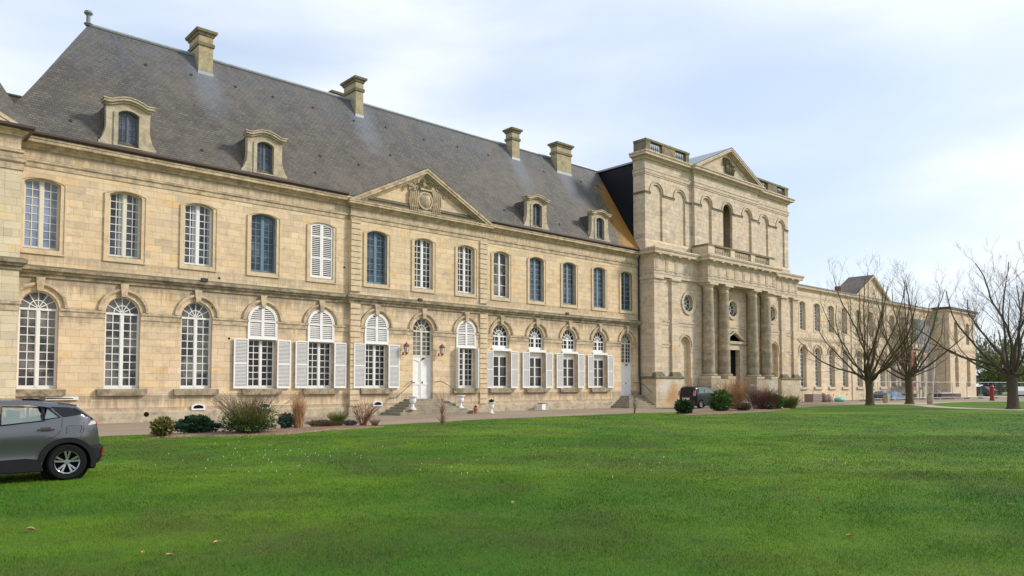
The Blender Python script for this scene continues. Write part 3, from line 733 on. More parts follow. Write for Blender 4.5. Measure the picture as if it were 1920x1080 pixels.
# pediment
PX0, PX1, PXM = 20.05, 30.25, 25.15
def pediment(parent, x0, x1, z0, za, y, proj, mat, wallmat, t=0.34, name='pediment', ledge=None):
    pd = empty(name, (0, 0, 0), parent=parent)
    xm = (x0 + x1) / 2
    MB().sweep([(x0 + proj * .98, y + 0.35), (x0 + proj * .98, y), (x1 - proj * .98, y), (x1 - proj * .98, y + 0.35)], prof_cornice(z0 - 0.38, z0 + 0.02, proj)).build('cornice', ledge or mat, pd)
    # tympanum
    MB().prism([(x0 + proj, z0), (x1 - proj, z0), (xm, za - t * 1.05)], y, y + 0.3).build('tympanum', wallmat, pd)
    mb = MB(); dx = xm - x0; dz = za - z0
    L = math.hypot(dx, dz); nx, nz = dz / L, dx / L
    for s_ in (-1, 1):
        for (o0, o1, out) in ((0.0, t * 0.30, proj), (t * 0.302, t * 0.62, proj * 0.9), (t * 0.622, t * 0.82, proj * 0.5), (t * .822, t, proj * .25)):
            def P_(off, end):
                if end == 0:
                    zz = z0 + 0.0
                    # point on base level
                    xx = dx - off * L / dz
                    return (xm + s_ * xx, zz)
                return (xm, za - off * L / dx)
            q = [P_(o0, 0), P_(o0, 1), P_(o1, 1), P_(o1, 0)]
            if s_ > 0: q = q[::-1]
            mb.prism(q, y - out, y + 0.02 + 0.3 * (o0 == 0), back=False)
    mb.build('raking_cornice', mat, pd)
    return pd
ped = pediment(wing, PX0, PX1, 11.62, 14.24, AY, 0.36, M['stone_orn'], M['stone'], t=0.42)
# little roof behind the pediment, running back into the main slope
mb = MB()
mb.add([(PX0, AY - .36, 11.64), (PXM, AY - .36, 14.28), (PX1, AY - .36, 11.64), (PX0, 0.6, 11.64), (PXM, 2.2, 14.28), (PX1, 0.6, 11.64)], [(0, 3, 4, 1), (1, 4, 5, 2)])
mb.build('pediment_roof', M['lead'], wing)
# carved coat of arms
def relief_blob(mb, cx, cz, rx, rz, y, d, n=12, m=5, jit=0.0, seed=1):
    rnd = random.Random(seed); vs = [(cx, y - d, cz)]; fs = []
    for j in range(1, m + 1):
        t = j / m
        for i in range(n):
            a = 2 * math.pi * i / n; k = 1 + rnd.uniform(-jit, jit)
            vs.append((cx + rx * t * math.cos(a) * k, y - d * math.cos(t * math.pi / 2) * (1 + rnd.uniform(-jit, jit)), cz + rz * t * math.sin(a) * k))
    for i in range(n): fs.append((0, 1 + i, 1 + (i + 1) % n))
    for j in range(m - 1):
        for i in range(n):
            a, b = 1 + j * n + i, 1 + j * n + (i + 1) % n
            fs.append((a, a + n, b + n, b))
    mb.add(vs, fs)
mb = MB(); yy = AY - 0.005; cx, cz = 25.15, 12.45
# mantle spreading behind the shield
outl = [(-1.15, 0.95), (-0.95, 1.12), (-0.75, 0.98), (-0.55, 1.18), (-0.35, 1.0), (0, 1.15), (0.35, 1.0), (0.58, 1.1), (0.8, 0.82), (1.15, 0.62), (1.28, 0.4), (1.15, 0.1), (1.22, -0.25), (1.05, -0.55), (1.2, -0.82), (0.6, -0.86), (0, -0.88), (-0.6, -0.86), (-1.12, -0.84), (-0.98, -0.5), (-1.12, -0.15), (-1.02, 0.25), (-1.2, 0.6)]
mb.prism([(cx + a * .95, cz + b * .85) for a, b in outl][::-1], yy - 0.07, yy)
rnd = random.Random(3)
for k in range(46):
    a = rnd.uniform(-1.02, 1.02); b = rnd.uniform(-0.66, 0.74)
    if abs(a) < 0.45 and abs(b) < 0.6: continue
    relief_blob(mb, cx + a * .93, cz + b * .85, rnd.uniform(0.07, 0.15), rnd.uniform(0.09, 0.22), yy - 0.05, rnd.uniform(0.05, 0.12), 8, 3, 0.2, k)
for s_ in (-1, 1):   # curling folds and scrolls
    for k in range(5):
        x_ = cx + s_ * (0.55 + 0.13 * k)
        mb.tube([(x_ - s_ * .15, yy - .09, cz + .72 - .05 * k), (x_, yy - .13, cz + .3), (x_ + s_ * .05, yy - .11, cz - .2), (x_ - s_ * .04, yy - .09, cz - .7)], [0.03, 0.055, 0.05, 0.03], 6)
    mb.tube([(cx + s_ * (1.0 + .28 * math.cos(t)), yy - .08, cz + .78 + .16 * math.sin(t)) for t in [i * .7 for i in range(9)]], 0.045, 6)
    mb.tube([(cx + s_ * 1.45 + .1 * math.cos(t), yy - .05, cz + .42 + .13 * math.sin(t)) for t in [i * .8 for i in range(7)]], 0.03, 6)
relief_blob(mb, cx, cz - 0.08, 0.44, 0.55, yy - 0.05, 0.26, 20, 6)
mb.ring(cx, cz - 0.08, 0.44, 0.53, yy - 0.14, yy, 0, 2 * math.pi, 26)
mb.box(cx - .42, cx + .42, yy - .22, yy, cz + .50, cz + .60)   # coronet and helm
for k in range(7):
    relief_blob(mb, cx - .39 + .13 * k, cz + .68, .06, .10, yy - .08, .14, 8, 3, .1, k)
for k in range(16):
    a = rnd.uniform(-.55, .55); relief_blob(mb, cx + a, cz + .92 + rnd.uniform(-.12, .25) - abs(a) * .35, rnd.uniform(.08, .14), rnd.uniform(.06, .12), yy, .22, 8, 3, .25, k)
mb.build('coat_of_arms', M['stone_orn'], ped)

# roof
RY, RZ = 4.2, 18.98
def rz_(y):   # roof height at depth y, with a soft kick at the eaves
    t = max(0.0, (y + 0.30) / (RY + 0.30)); return 11.86 + (RZ - 11.86) * (t ** 1.0) - 0.22 * math.sin(min(1, t * 1.0) * math.pi) * (1 - t)
XA = 8.45
mb = MB(); N = 10
ys = [-0.30 + (RY + 0.30) * i / N for i in range(N + 1)]
vs = []; 
for i, y in enumerate(ys):
    t = i / N; xl = 4.2 + (XA - 4.2) * t
    vs += [(xl, y, rz_(y)), (XR, y, rz_(y)), (xl, 2 * RY - y, rz_(y)), (XR, 2 * RY - y, rz_(y))]
fs = []
for i in range(N):
    a, b = 4 * i, 4 * i + 4
    fs += [(a, a + 1, b + 1, b), (a + 3, a + 2, b + 2, b + 3), (a + 2, a, b, b + 2)]
mb.add(vs, fs); roof = mb.build('roof', M['slate'], wing, fix=False)
mb = MB()
mb.tube([(XA, RY, RZ + 0.02), (XR, RY, RZ + 0.02)], 0.10, 8)
mb.build('ridge_cap', M['zinc'], roof)
MB().lathe([(0.12, 0), (0.2, 0.1), (0.1, 0.18), (0.09, 0.5), (0.2, 0.62), (0.17, 0.72), (0.05, 0.76)], (XA, RY, RZ - 0.05), 10).build('finial', M['lead'], roof)
MB().sweep([(XL, 0), (AX0 - .3, 0)], [(0.30, 11.80), (0.44, 11.80), (0.50, 11.86), (0.50, 11.95), (0.46, 11.95), (0.42, 11.88), (0.34, 11.88), (0.30, 11.92)]).build('gutter', M['gutter'], wing)
MB().sweep([(AX1 + .3, 0), (XR, 0)], [(0.30, 11.80), (0.44, 11.80), (0.50, 11.86), (0.50, 11.95), (0.46, 11.95), (0.42, 11.88), (0.34, 11.88), (0.30, 11.92)]).build('gutter', M['gutter'], wing)
# chimneys
def chimney(xc, y0, w, d, ztopc, lab=None, zb=17.0, fl=True):
    c = empty('chimney', (0, 0, 0), parent=roof)
    a, b = xc - w / 2, xc + w / 2
    mb = MB(); mb.box(a, b, y0, y0 + d, zb, ztopc - 0.3)
    mb.build('stack', M['chim'], c)
    pth = [(a, y0), (b, y0), (b, y0 + d), (a, y0 + d)]
    mb = MB()
    mb.sweep(pth, [(-0.03, ztopc - 0.85), (0.06, ztopc - 0.85), (0.07, ztopc - 0.68), (-0.03, ztopc - 0.66)], True)
    mb.sweep(pth, [(-0.03, ztopc - 0.30), (0.05, ztopc - 0.30), (0.08, ztopc - 0.2), (0.16, ztopc - 0.14), (0.185, ztopc - 0.02), (0.16, ztopc), (-0.03, ztopc)], True)
    mb.box(a, b, y0, y0 + d, ztopc - .31, ztopc - .01)
    mb.build('cap', M['tower_ledge'], c)
    if fl: MB().sweep([(a - .001, y0 + d), (a - .001, y0), (b + .001, y0), (b + .001, y0 + d)], [(0.0, rz_(y0) - .1), (0.03, rz_(y0) - .1), (0.03, rz_(y0) + .12), (0.0, rz_(y0) + .12)]).build('flashing', M['zinc'], c)
chimney(13.79, 3.50, 0.74, 1.45, 20.20)
chimney(22.94, 3.50, 0.52, 1.45, 20.26)
chimney(35.75, 3.50, 0.72, .7, 20.10)
chimney(40.68, 3.42, 1.55, .7, 20.05)
chimney(22.90, 6.1, 0.7, 0.8, 20.1, zb=16, fl=False)
# slate vents
mb = []
for (x_, y_) in [(10.8, 3.2), (13.0, 3.3), (15.3, 3.3), (17.4, 3.3), (19.8, 3.3), (22.4, 3.2), (24.7, 3.3), (27.5, 3.2), (30.3, 3.3), (33, 3.3), (38.3, 3.2), (42.3, 3.2), (44.2, 3.2), (7.1, .45), (12.6, .35), (18.5, .4), (19.2, 1.2), (24.2, 2.0), (21.6, 1.2), (32, .5), (37.0, .35), (38.9, .5)]:
    z_ = rz_(y_); mb.append(MB().box(x_ - .05, x_ + .05, y_ - .06, y_ + .04, z_ - .02, z_ + .07))
pieces('vent', mb, M['iron'], roof)
# dormers
def dormer(xc, label=None, w=2.36):
    d = empty('dormer', (xc, -0.12, 0), parent=wing)
    def face():
        mb = MB(); h = w / 2
        zs, ri, ow = 13.58, 0.17, 0.86
        # scrolled side outline
        L = [(-h, 12.02), (-h, 12.22)]
        for i in range(9):
            t = i / 8; L.append((-h + 0.04 + (h - 0.93) * math.sin(t * math.pi / 2) ** 0.8, 12.24 + 0.75 * t + 0.1 * t * t))
        L += [(-0.90, 13.75)]
        head = [(-0.90, 13.86), (-0.72, 13.88), (-0.5, 13.98), (-0.25, 14.06), (0, 14.09)]
        half = L + head
        poly = half + [(-x, z) for x, z in half[:-1][::-1]]
        poly = [(x, z) for x, z in poly][::-1]
        mb.prism(poly, -0.0, 0.35, holes=[list(reversed(opening(ow, 12.16, zs, ri)))], back=False)
        # raised architrave round the opening
        mb.prism(opening(ow + .34, 12.10, zs + .04, ri + .02), -0.05, 0.01, holes=[list(reversed(opening(ow, 12.16, zs, ri)))])
        return mb
    place(('dface',), 'dormer_face', face, M['dormer'], d)
    def cor():
        mb = MB()
        xs = [(-1.07, 13.86), (-0.86, 13.84), (-0.70, 13.86), (-0.5, 13.95), (-0.25, 14.03), (0, 14.06), (0.25, 14.03), (0.5, 13.95), (0.70, 13.86), (0.86, 13.84), (1.07, 13.86)]
        for (o0, o1, out) in ((0.0, 0.09, 0.10), (0.09, 0.2, 0.20), (0.2, 0.25, 0.24)):
            q = [(x * (1 if abs(x) < 1.0 else (1.0 + (out - .24) * .7)), z + o0) for x, z in xs] + [(x * (1 if abs(x) < 1.0 else (1.0 + (out - .24) * .7)), z + o1) for x, z in xs[::-1]]
            mb.prism(q, -out, 0.35)
        return mb
    place(('dcor',), 'dormer_cornice', cor, M['dormer'], d)
    place(('dfrm',), 'frame', lambda: glazing(0.86, 12.16, 13.58, 0.17, 4, 6, None, mullion=0.06, bar=0.022, gy=0.16, rail=0.03), M['dormer_frame'], d)
    place(('dpan',), 'pane', lambda: pane_mb(0.86, 12.16, 13.58, 0.17, 0.16), M['glass_blue'], d)
    def body():
        mb = MB()
        y1 = 1.75
        mb.add([(-0.92, 0.30, 12.0), (-0.92, 0.30, 13.84), (-0.5, .3, 13.98), (0, 0.30, 14.12), (.5, .3, 13.98), (0.92, 0.30, 13.84), (0.92, 0.30, 12.0),
                (-0.92, y1, 12.0), (-0.92, y1, 13.84), (-.5, y1, 13.98), (0, y1, 14.12), (.5, y1, 13.98), (0.92, y1, 13.84), (0.92, y1, 12.0)],
               [(i, i + 1, i + 8, i + 7) for i in range(6)])
        return mb
    place(('dbody',), 'dormer_roof', body, M['slate'], d)
for c in (9.22, 15.50, 34.35, 40.70): dormer(c)
# downspout at the church corner
mb = MB()
mb.tube([(45.20, -0.45, 11.8), (45.18, -0.2, 11.45), (45.16, -0.1, 11.2), (45.16, -0.10, 2.4), (45.10, -0.18, 2.2), (45.12, -0.22, 0.9)], 0.065, 8)
for z_ in (10, 8, 5.9, 4, 2.6): mb.lathe([(0.085, -.03), (0.085, .03)], (45.16, -.1, z_), 8)
mb.build('downspout', M['iron'], wing)
# cellar vents along the plinth
for x_ in (12.5, 15.7, 22.07):
    v = empty('cellar_vent', (x_, 0 if x_ < AX0 else AY, 0), parent=wing)
    place(('cv',), 'frame', lambda: MB().prism(opening(.62, .46, .66, .10), -0.09, 0.02, holes=[list(reversed(opening(.46, .53, .62, .08)))]), M['white'], v)
    place(('cv2',), 'grille', lambda: MB().prism(opening(.46, .53, .62, .08), -0.052, 0.01), M['black'], v)
MB().ring(10.25, .32, 0, .11, -0.056, -0.02, 0, 2 * math.pi, 16).build('drain_hole', M['black'], wing)
for (x_, z_) in ((13.15, 7.75), (13.38, 6.72), (13.1, 5.3), (20.05, 7.95), (13.9, 3.86)):
    MB().box(x_ - .05, x_ + .05, -0.004, 0.03, z_ - .05, z_ + .05).build('anchor_hole', M['black'], wing)
# patches of newer stone
# steps
def steps(parent, plans, name='steps'):
    s = empty(name, (0, 0, 0), parent=parent)
    for (poly, z0, z1) in plans:
        mb = MB(); n = len(poly)
        vs = [(x, y, z0) for x, y in poly] + [(x, y, z1) for x, y in poly]
        mb.add(vs, [tuple(range(n, 2 * n)), tuple(range(n - 1, -1, -1))] + [(i, (i + 1) % n, n + (i + 1) % n, n + i) for i in range(n)])
        o = mb.build('step', M['step'], s)
        md = o.modifiers.new('b', 'BEVEL'); md.width = 0.02; md.segments = 2
pl = []
for k in range(6):
    xl, xr, d = 22.30 + .30 * k, 28.10 - .30 * k, 1.40 - .17 * k
    pl.append(([(xl, AY - .03), (xl + .35, AY - d), (xr - .35, AY - d), (xr, AY - .03)], -0.15 if k == 0 else 0.14 * k - .03, 0.14 * (k + 1)))
steps(wing, pl)
pl = []
for k in range(6):
    xl, d = 41.9 + .24 * k, 1.5 - .2 * k
    pl.append(([(xl, -.03), (xl + .3, -d), (45.29, -d), (45.29, -.03)], -0.15 if k == 0 else 0.14 * k - .03, 0.14 * (k + 1)))
steps(wing, pl)
def rail(pts): MB().tube(pts, 0.022, 6).build('handrail', M['iron'], wing)
rail([(24.35, AY - .02, 1.86), (24.2, AY - .12, 1.83), (24.1, AY - .45, 1.78), (22.95, AY - .75, 1.05), (22.8, AY - .72, .92), (22.85, AY - .02, .88)])
rail([(26.0, AY - .02, 1.8), (26.12, AY - .3, 1.86), (26.3, AY - .45, 1.78), (27.45, AY - .75, 1.05), (27.6, AY - .7, .95)])
rail([(44.6, -.02, 1.82), (44.75, -.35, 1.80), (44.95, -.6, 1.7), (45.25, -1.15, 1.1)])
# floodlight and boxes on the string course
MB().box(12.45, 12.75, -0.32, -0.16, 6.46, 6.62).build('floodlight', M['iron'], wing)
MB().box(37.0, 37.25, -0.30, -0.16, 6.46, 6.62).build('floodlight', M['iron'], wing)
MB().box(24.6, 24.85, AY - 0.32, AY - 0.16, 6.46, 6.6).build('floodlight', M['iron'], wing)
MB().box(6.35, 7.55, -.10, -.03, 1.0, 1.14).build('white_board', M['white'], wing)
# a roof far behind on the left
mb = MB(); mb.add([(-12, 8.5, 11), (9, 8.5, 11), (-12, 12, 17.3), (9, 12, 17.3)], [(0, 1, 3, 2)]); mb.tube([(-12, 12, 17.3), (9, 12, 17.3)], .1, 6)
mb.build('rear_roof', plain('mossy_slate', (.05, .052, .04), .8, var=.4, scale=1.5), wing, fix=False)

# ================================================================ LEFT CORNER PAVILION
pav = empty('corner_pavilion', (0, 0, 0), 'projecting cream stone pavilion cut off by the left edge with brown gutter corner', 'building')
PY, PXR = -1.60, 5.03
mb = MB(); mb.box(-6, PXR, PY, 7, -0.2, 11.4); mb.build('wall', M['stone'], pav)
ppath = [(-6, PY), (PXR, PY), (PXR, 0.3)]
MB().box(4.1, PXR + .05, PY - .05, PY + .5, 0, 10.4).build('corner_pilaster', M['stone_pale'], pav)
ppath2 = [(4.1, PY - .05), (PXR + .05, PY - .05), (PXR + .05, 0)]
MB().sweep(ppath, prof_string(6.04, 6.53, 0.27)).build('string_course', M['stone_ledge'], pav)
MB().sweep(ppath2, prof_string(6.06, 6.515, 0.245)).build('pilaster_band', M['stone_ledge'], pav)
MB().sweep(ppath2, prof_band(4.48, 4.85, 0.085)).build('impost_band', M['stone_orn'], pav)
MB().sweep(ppath, [(-.05, -.3), (.10, -.3), (.10, .44), (.07, .5), (-.05, .5)]).build('plinth', M['plinth'], pav)
MB().sweep(ppath2, prof_band(9.95, 10.4, 0.12)).build('capital', M['stone_orn'], pav)
MB().sweep([(-6, PY), (PXR, PY), (PXR, 0.25)], prof_band(10.4, 10.75, 0.10)).build('architrave', M['stone_orn'], pav)
MB().sweep([(-6, PY), (PXR, PY), (PXR, 0.1)], prof_cornice(11.28, 11.62, 0.22)).build('cornice', M['stone_orn'], pav)
MB().sweep([(PXR - .9, PY), (PXR, PY), (PXR, -0.25)], [(0.18, 11.48), (0.34, 11.50), (0.40, 11.56), (0.40, 11.66), (0.2, 11.66)]).build('gutter', M['gutter'], pav)
pd2 = pediment(pav, -5.2, 4.95, 11.66, 14.3, PY, 0.30, M['stone_plain'], M['stone'], t=0.42)
mb = MB()
E0, E1 = (5.42, -2.0, 11.62), (5.42, 8.0, 11.62)
top = (2.3, 4.8, 19.6)
k1 = (5.12, -.6, 12.5); k2 = (5.12, 7.2, 12.5)
mb.add([E0, E1, k1, k2, top, (-6, -2.0, 11.62), (-6, -.6, 12.5), (-6, 4.8, 19.6)], [(0, 1, 3, 2), (2, 3, 4), (5, 0, 2, 6), (6, 2, 4, 7)])
mb.build('roof', M['slate'], pav, fix=False)
# ================================================================ CHURCH FRONT
ch = empty('church_front', (0, 0, 0), 'tall weathered classical church front with four columns, balustrades and a pediment, between the two wings', 'building')
CX0, CX1, CM = 45.33, 67.43, 56.38
W0, W1 = -1.25, -1.43          # wall plane, pilaster plane
MX0, MX1 = 51.12, 61.64        # central portico
def mirror(a, b): return (2 * CM - b, 2 * CM - a)
TS, TP, TL = M['tower'], M['tower_plain'], M['tower_ledge']
mb = MB()
niche = opening(1.36, 0.05, 4.78, 0.68, 49.50); niche2 = opening(1.36, 0.05, 4.78, 0.68, 2 * CM - 49.50)
def circle(xc, zc, r, n=28): return [(xc + r * math.cos(2 * math.pi * i / n), zc + r * math.sin(2 * math.pi * i / n)) for i in range(n)]
OC = [49.90, CM, 62.90]
dW = [(55.42, 0.0), (57.34, 0.0), (57.34, 4.62), (55.42, 4.62)]
def wp(x0, x1, z0, z1, holes): wall_panel(mb, x0, x1, z0, z1, holes, W0, 0.42)
wp(CX0, MX0, 0, 11.0, [niche, circle(OC[0], 8.12, 0.66)])
wp(MX0, MX1, 0, 11.0, [circle(OC[1], 8.12, 0.66), dW])
wp(MX1, CX1, 0, 11.0, [niche2, circle(OC[2], 8.12, 0.66)])
mb.box(CX0 + .02, CX1 - .02, W0 + 0.40, 1.0, 0, 11.9)
mb.add([(CX1, W0, 0), (CX1, 1, 0), (CX1, 1, 11.4), (CX1, W0, 11.4)], [(0, 3, 2, 1)])
mb.add([(CX0, W0, 0), (CX0, 1, 0), (CX0, 1, 11.4), (CX0, W0, 11.4)], [(0, 1, 2, 3)])
mb.build('wall', TS, ch, fix=False)
# niche backs
for k, nh in enumerate((49.50, 2 * CM - 49.50)):
    MB().prism(opening(1.4, 0, 4.78, 0.7, nh), W0 + 0.34, W0 + 0.38).build('niche', M['stone_pale'], ch)
    mb = MB(); mb.ring(nh, 4.80, 0.80, 0.93, W0 - .06, W0 + .02, n=24); mb.build('archivolt', TP, ch)
# pilasters
pils = [(45.37, 46.20), (47.50, 48.42), mirror(47.50, 48.42), mirror(45.37, 46.20)]
for i, (a, b) in enumerate(pils):
    p_ = empty('pilaster', (0, 0, 0), parent=ch)
    mb = MB(); mb.box(a, b, W1, W0 + .02, 2.3, 9.42)
    mb.build('shaft', TS, p_)
    pth = [(a, W0 + .02), (a, W1), (b, W1), (b, W0 + .02)]
    MB().sweep(pth, [(-.02, 9.40), (.03, 9.40), (.03, 9.47), (.01, 9.5), (.02, 9.58), (.14, 9.68), (.15, 9.80), (.12, 9.86), (-.02, 9.86)]).box(a + .01, b - .01, W1 + .01, W0 + .01, 9.40, 9.855).build('capital', TP, p_)
    MB().sweep(pth, [(-.02, 2.3), (.15, 2.3), (.15, 2.42), (.08, 2.5), (.06, 2.6), (-.02, 2.66)]).build('base', TL, p_)
# left side face of the corner pilaster
MB().box(CX0 - 0.02, 45.369, W1 + .003, W0 + .25, 2.3, 9.42).build('corner_shaft', TS, ch)
MB().sweep([(CX0 - .02, 0.4), (CX0 - .02, W1 - .01), (CX0 + .5, W1 - .01)], [(-.02, 9.40), (.03, 9.40), (.03, 9.47), (.02, 9.58), (.14, 9.68), (.15, 9.80), (.12, 9.86), (-.02, 9.86)]).build('corner_capital', TP, ch)
# horizontal bands between pilasters
segs = [(46.20, 47.50), (48.42, MX0), (MX1, mirror(48.42, 48.42)[0]), mirror(46.20, 47.50)]
mb = []
for a, b in segs + [(MX0, MX1)]: mb.append(MB().sweep([(a, W0), (b, W0)], prof_band(6.22, 6.60, 0.08)))
for a, b in ((46.20, 47.50), (48.42, 48.70), (50.3, MX0), (MX1, 2 * CM - 50.3), (2 * CM - 48.70, 2 * CM - 48.42), mirror(46.20, 47.50)):
    mb.append(MB().sweep([(a, W0), (b, W0)], prof_band(4.52, 4.84, 0.08)))
pieces('band', mb, TP, ch)
# oculi
for xc in OC:
    o_ = empty('round_window', (0, 0, 0), parent=ch)
    MB().ring(xc, 8.12, .66, .80, W0 - .05, W0 + .03, 0, 2 * math.pi, 32).ring(xc, 8.12, .80, .92, W0 - .09, W0 + .03, 0, 2 * math.pi, 32).build('surround', TP, o_)
    mb = MB(); mb.ring(xc, 8.12, .60, .67, W0 + .26, W0 + .34, 0, 2 * math.pi, 28); mb.ring(xc, 8.12, .15, .185, W0 + .27, W0 + .32, 0, 2 * math.pi, 16)
    for k in range(8):
        a = math.pi * k / 4; c_, s_ = math.cos(a), math.sin(a); h = .018
        mb.prism([(xc + .17 * c_ - h * s_, 8.12 + .17 * s_ + h * c_), (xc + .17 * c_ + h * s_, 8.12 + .17 * s_ - h * c_), (xc + .63 * c_ + h * s_, 8.12 + .63 * s_ - h * c_), (xc + .63 * c_ - h * s_, 8.12 + .63 * s_ + h * c_)], W0 + .28, W0 + .32)
    mb.build('frame', M['white'], o_)
    MB().prism(circle(xc, 8.12, .66), W0 + .30, W0 + .36).build('pane', M['glass_blue'], o_)
# pedestal course of the outer bays
mb = []
for a, b in ((CX0 - .05, 48.80), (50.22, MX0 - .02), (MX1 + .02, 2 * CM - 50.22), (2 * CM - 48.80, CX1 + .05)):
    y1 = 0.3
    mb.append(MB().box(a, b, W1 - .12, y1, -.25, 2.22) if a < 46 or b > 67 else MB().box(a, b, W0 - .03, W0 + .2, -.25, 2.22))
pieces('pedestal_course', mb, M['ped'], ch)
mb = MB()
mb.sweep([(CX0 - .05, .3), (CX0 - .05, W1 - .12), (48.80, W1 - .12)], [(-.05, 2.12), (.04, 2.12), (.07, 2.2), (.05, 2.3), (-.05, 2.31)])
mb2 = MB(); mb2.sweep([(2 * CM - 48.80, W1 - .12), (CX1 + .05, W1 - .12), (CX1 + .05, .3)], [(-.05, 2.12), (.04, 2.12), (.07, 2.2), (.05, 2.3), (-.05, 2.31)])
mb.box(CX0, 48.79, W1 - .1, W0, 2.2, 2.3); mb2.box(2 * CM - 48.79, CX1, W1 - .1, W0, 2.2, 2.3)
pieces('pedestal_cap', [mb, mb2], TL, ch)
# portico pedestals
PF = -2.46
for a, b in ((51.18, 54.72), mirror(51.18, 54.72)):
    p_ = empty('pedestal', (0, 0, 0), parent=ch)
    MB().box(a, b, PF, W0 + .1, -.25, 2.12).build('body', M['ped'], p_)
    for c_ in (a + .70, b - .57): MB().box(c_ - .72 if c_ < a + 1 else c_ - .58, c_ + .60, PF - .035, W0 + .05, 2.123, 2.36).build('column_plinth', M['ped'], p_)
    MB().sweep([(a, W0), (a, PF), (b, PF), (b, W0)], [(-.05, -.25), (.12, -.25), (.12, .2), (.05, .34), (-.05, .34)]).build('base', M['plinth'], p_)
# columns
def column_mesh():
    mb = MB(); prof = []
    n = 14
    for i in range(n + 1):
        t = i / n; z = 2.60 + (9.30 - 2.60) * t
        prof.append((0.475 - 0.085 * max(0, t - .25) ** 1.3 * 1.3, z))
    mb.lathe(prof, n=28, cap=False); return mb
def cap_mesh():
    mb = MB(); mb.lathe([(.39, 9.18), (.44, 9.20), (.44, 9.26), (.395, 9.28), (.395, 9.45), (.42, 9.47), (.44, 9.52), (.55, 9.64), (.56, 9.68), (.4, 9.69)], n=24)
    mb.box(-.60, .60, -.60, .60, 9.68, 9.862); return mb
def base_mesh():
    mb = MB(); mb.lathe([(.60, 2.36), (.66, 2.42), (.66, 2.50), (.60, 2.56), (.52, 2.58), (.50, 2.62), (.476, 2.66)], n=24); return mb
for xc in (51.88, 54.15, 2 * CM - 54.15, 2 * CM - 51.88):
    c_ = empty('column', (xc, -1.80, 0), parent=ch)
    for key, fn, mt in (('shaft', column_mesh, M['column']), ('capital', cap_mesh, TP), ('base', base_mesh, TP)):
        if ('col', key) in MESH: link_mesh(key, MESH[('col', key)], c_)
        else:
            o_ = fn().build(key, mt, c_); smooth_by_angle(o_, 40); MESH[('col', key)] = o_.data
# responds behind the columns
for xc in (51.88, 54.15, 2 * CM - 54.15, 2 * CM - 51.88): MB().box(xc - .48, xc + .48, W0 - .13, W0 + .02, 2.3, 9.86).build('respond', TS, ch)
# door
d_ = empty('portal', (0, 0, 0), parent=ch)
MB().box(55.42, 57.34, W0 + .36, W0 + .40, 0, 4.62).build('opening', M['black'], d_)
MB().prism([(55.0, 0), (57.76, 0), (57.76, 4.95), (55.0, 4.95)], W0 - .07, W0 + .01, holes=[[(55.42, 0.01), (55.42, 4.62), (57.34, 4.62), (57.34, 0.01)]]).build('surround', TP, d_)
MB().box(55.44, 56.2, W0 + .30, W0 + .35, 0.1, 4.6).build('door_leaf', plain('old_door', (.05, .035, .025), .8), d_)
MB().box(54.9, 57.86, W0 - .05, W0 + .01, 4.953, 5.30).build('frieze', TP, d_)
pediment(d_, 54.55, 58.21, 5.34, 6.22, W0, 0.24, TP, TS, t=.2, name='door_pediment')
MB().box(54.75, 58.01, -2.2, W0 + .3, -.1, .25).build('doorstep', M['step'], d_)
# lower entablature, breaking forward over the portico
EY = -2.34
ep = [(CX0 - .02, 0.4), (CX0 - .02, W1), (MX0, W1), (MX0, EY), (MX1, EY), (MX1, W1), (CX1 + .02, W1), (CX1 + .02, 0.4)]
MB().sweep(ep, [(-.3, 9.86), (.0, 9.86), (.0, 10.10), (.03, 10.11), (.03, 10.34), (.07, 10.36), (.07, 10.42), (-.3, 10.42)]).build('architrave', TP, ch)
frz = MB().sweep(ep, [(-.3, 10.42), (.01, 10.42), (.01, 11.30), (-.3, 11.30)]).build('frieze', TS, ch)
MB().sweep(ep, [(-.3, 11.30), (.06, 11.30), (.10, 11.40), (.16, 11.42), (.16, 11.52), (.42, 11.56), (.42, 11.76), (.47, 11.80), (.52, 11.92), (.50, 11.99), (-.3, 12.02)]).build('cornice', TP, ch)
MB().box(MX0 + .1, MX1 - .1, EY + .1, W0, 9.87, 11.95).build('soffit', TP, ch)
# triglyphs and mutules
def trig(x, y):
    mb = MB(); mt_ = MB()
    for k in (-1, 0, 1): mb.box(x + k * .13 - .045, x + k * .13 + .045, y - .045, y + .02, 10.47, 11.28)
    mb.box(x - .2, x + .2, y - .055, y + .02, 11.22, 11.30); mb.box(x - .2, x + .2, y - .09, y, 10.30, 10.36)
    mt_.box(x - .17, x + .17, y - .40, y, 11.475, 11.555)
    mb.build('triglyph', TP, frz); mt_.build('mutule', M['stone_plain'], frz)
for x in (45.62, 46.9, 48.1, 49.3, 50.5): trig(x, W1); trig(2 * CM - x, W1)
for k in range(9): trig(MX0 + .3 + (MX1 - MX0 - .6) * k / 8, EY)
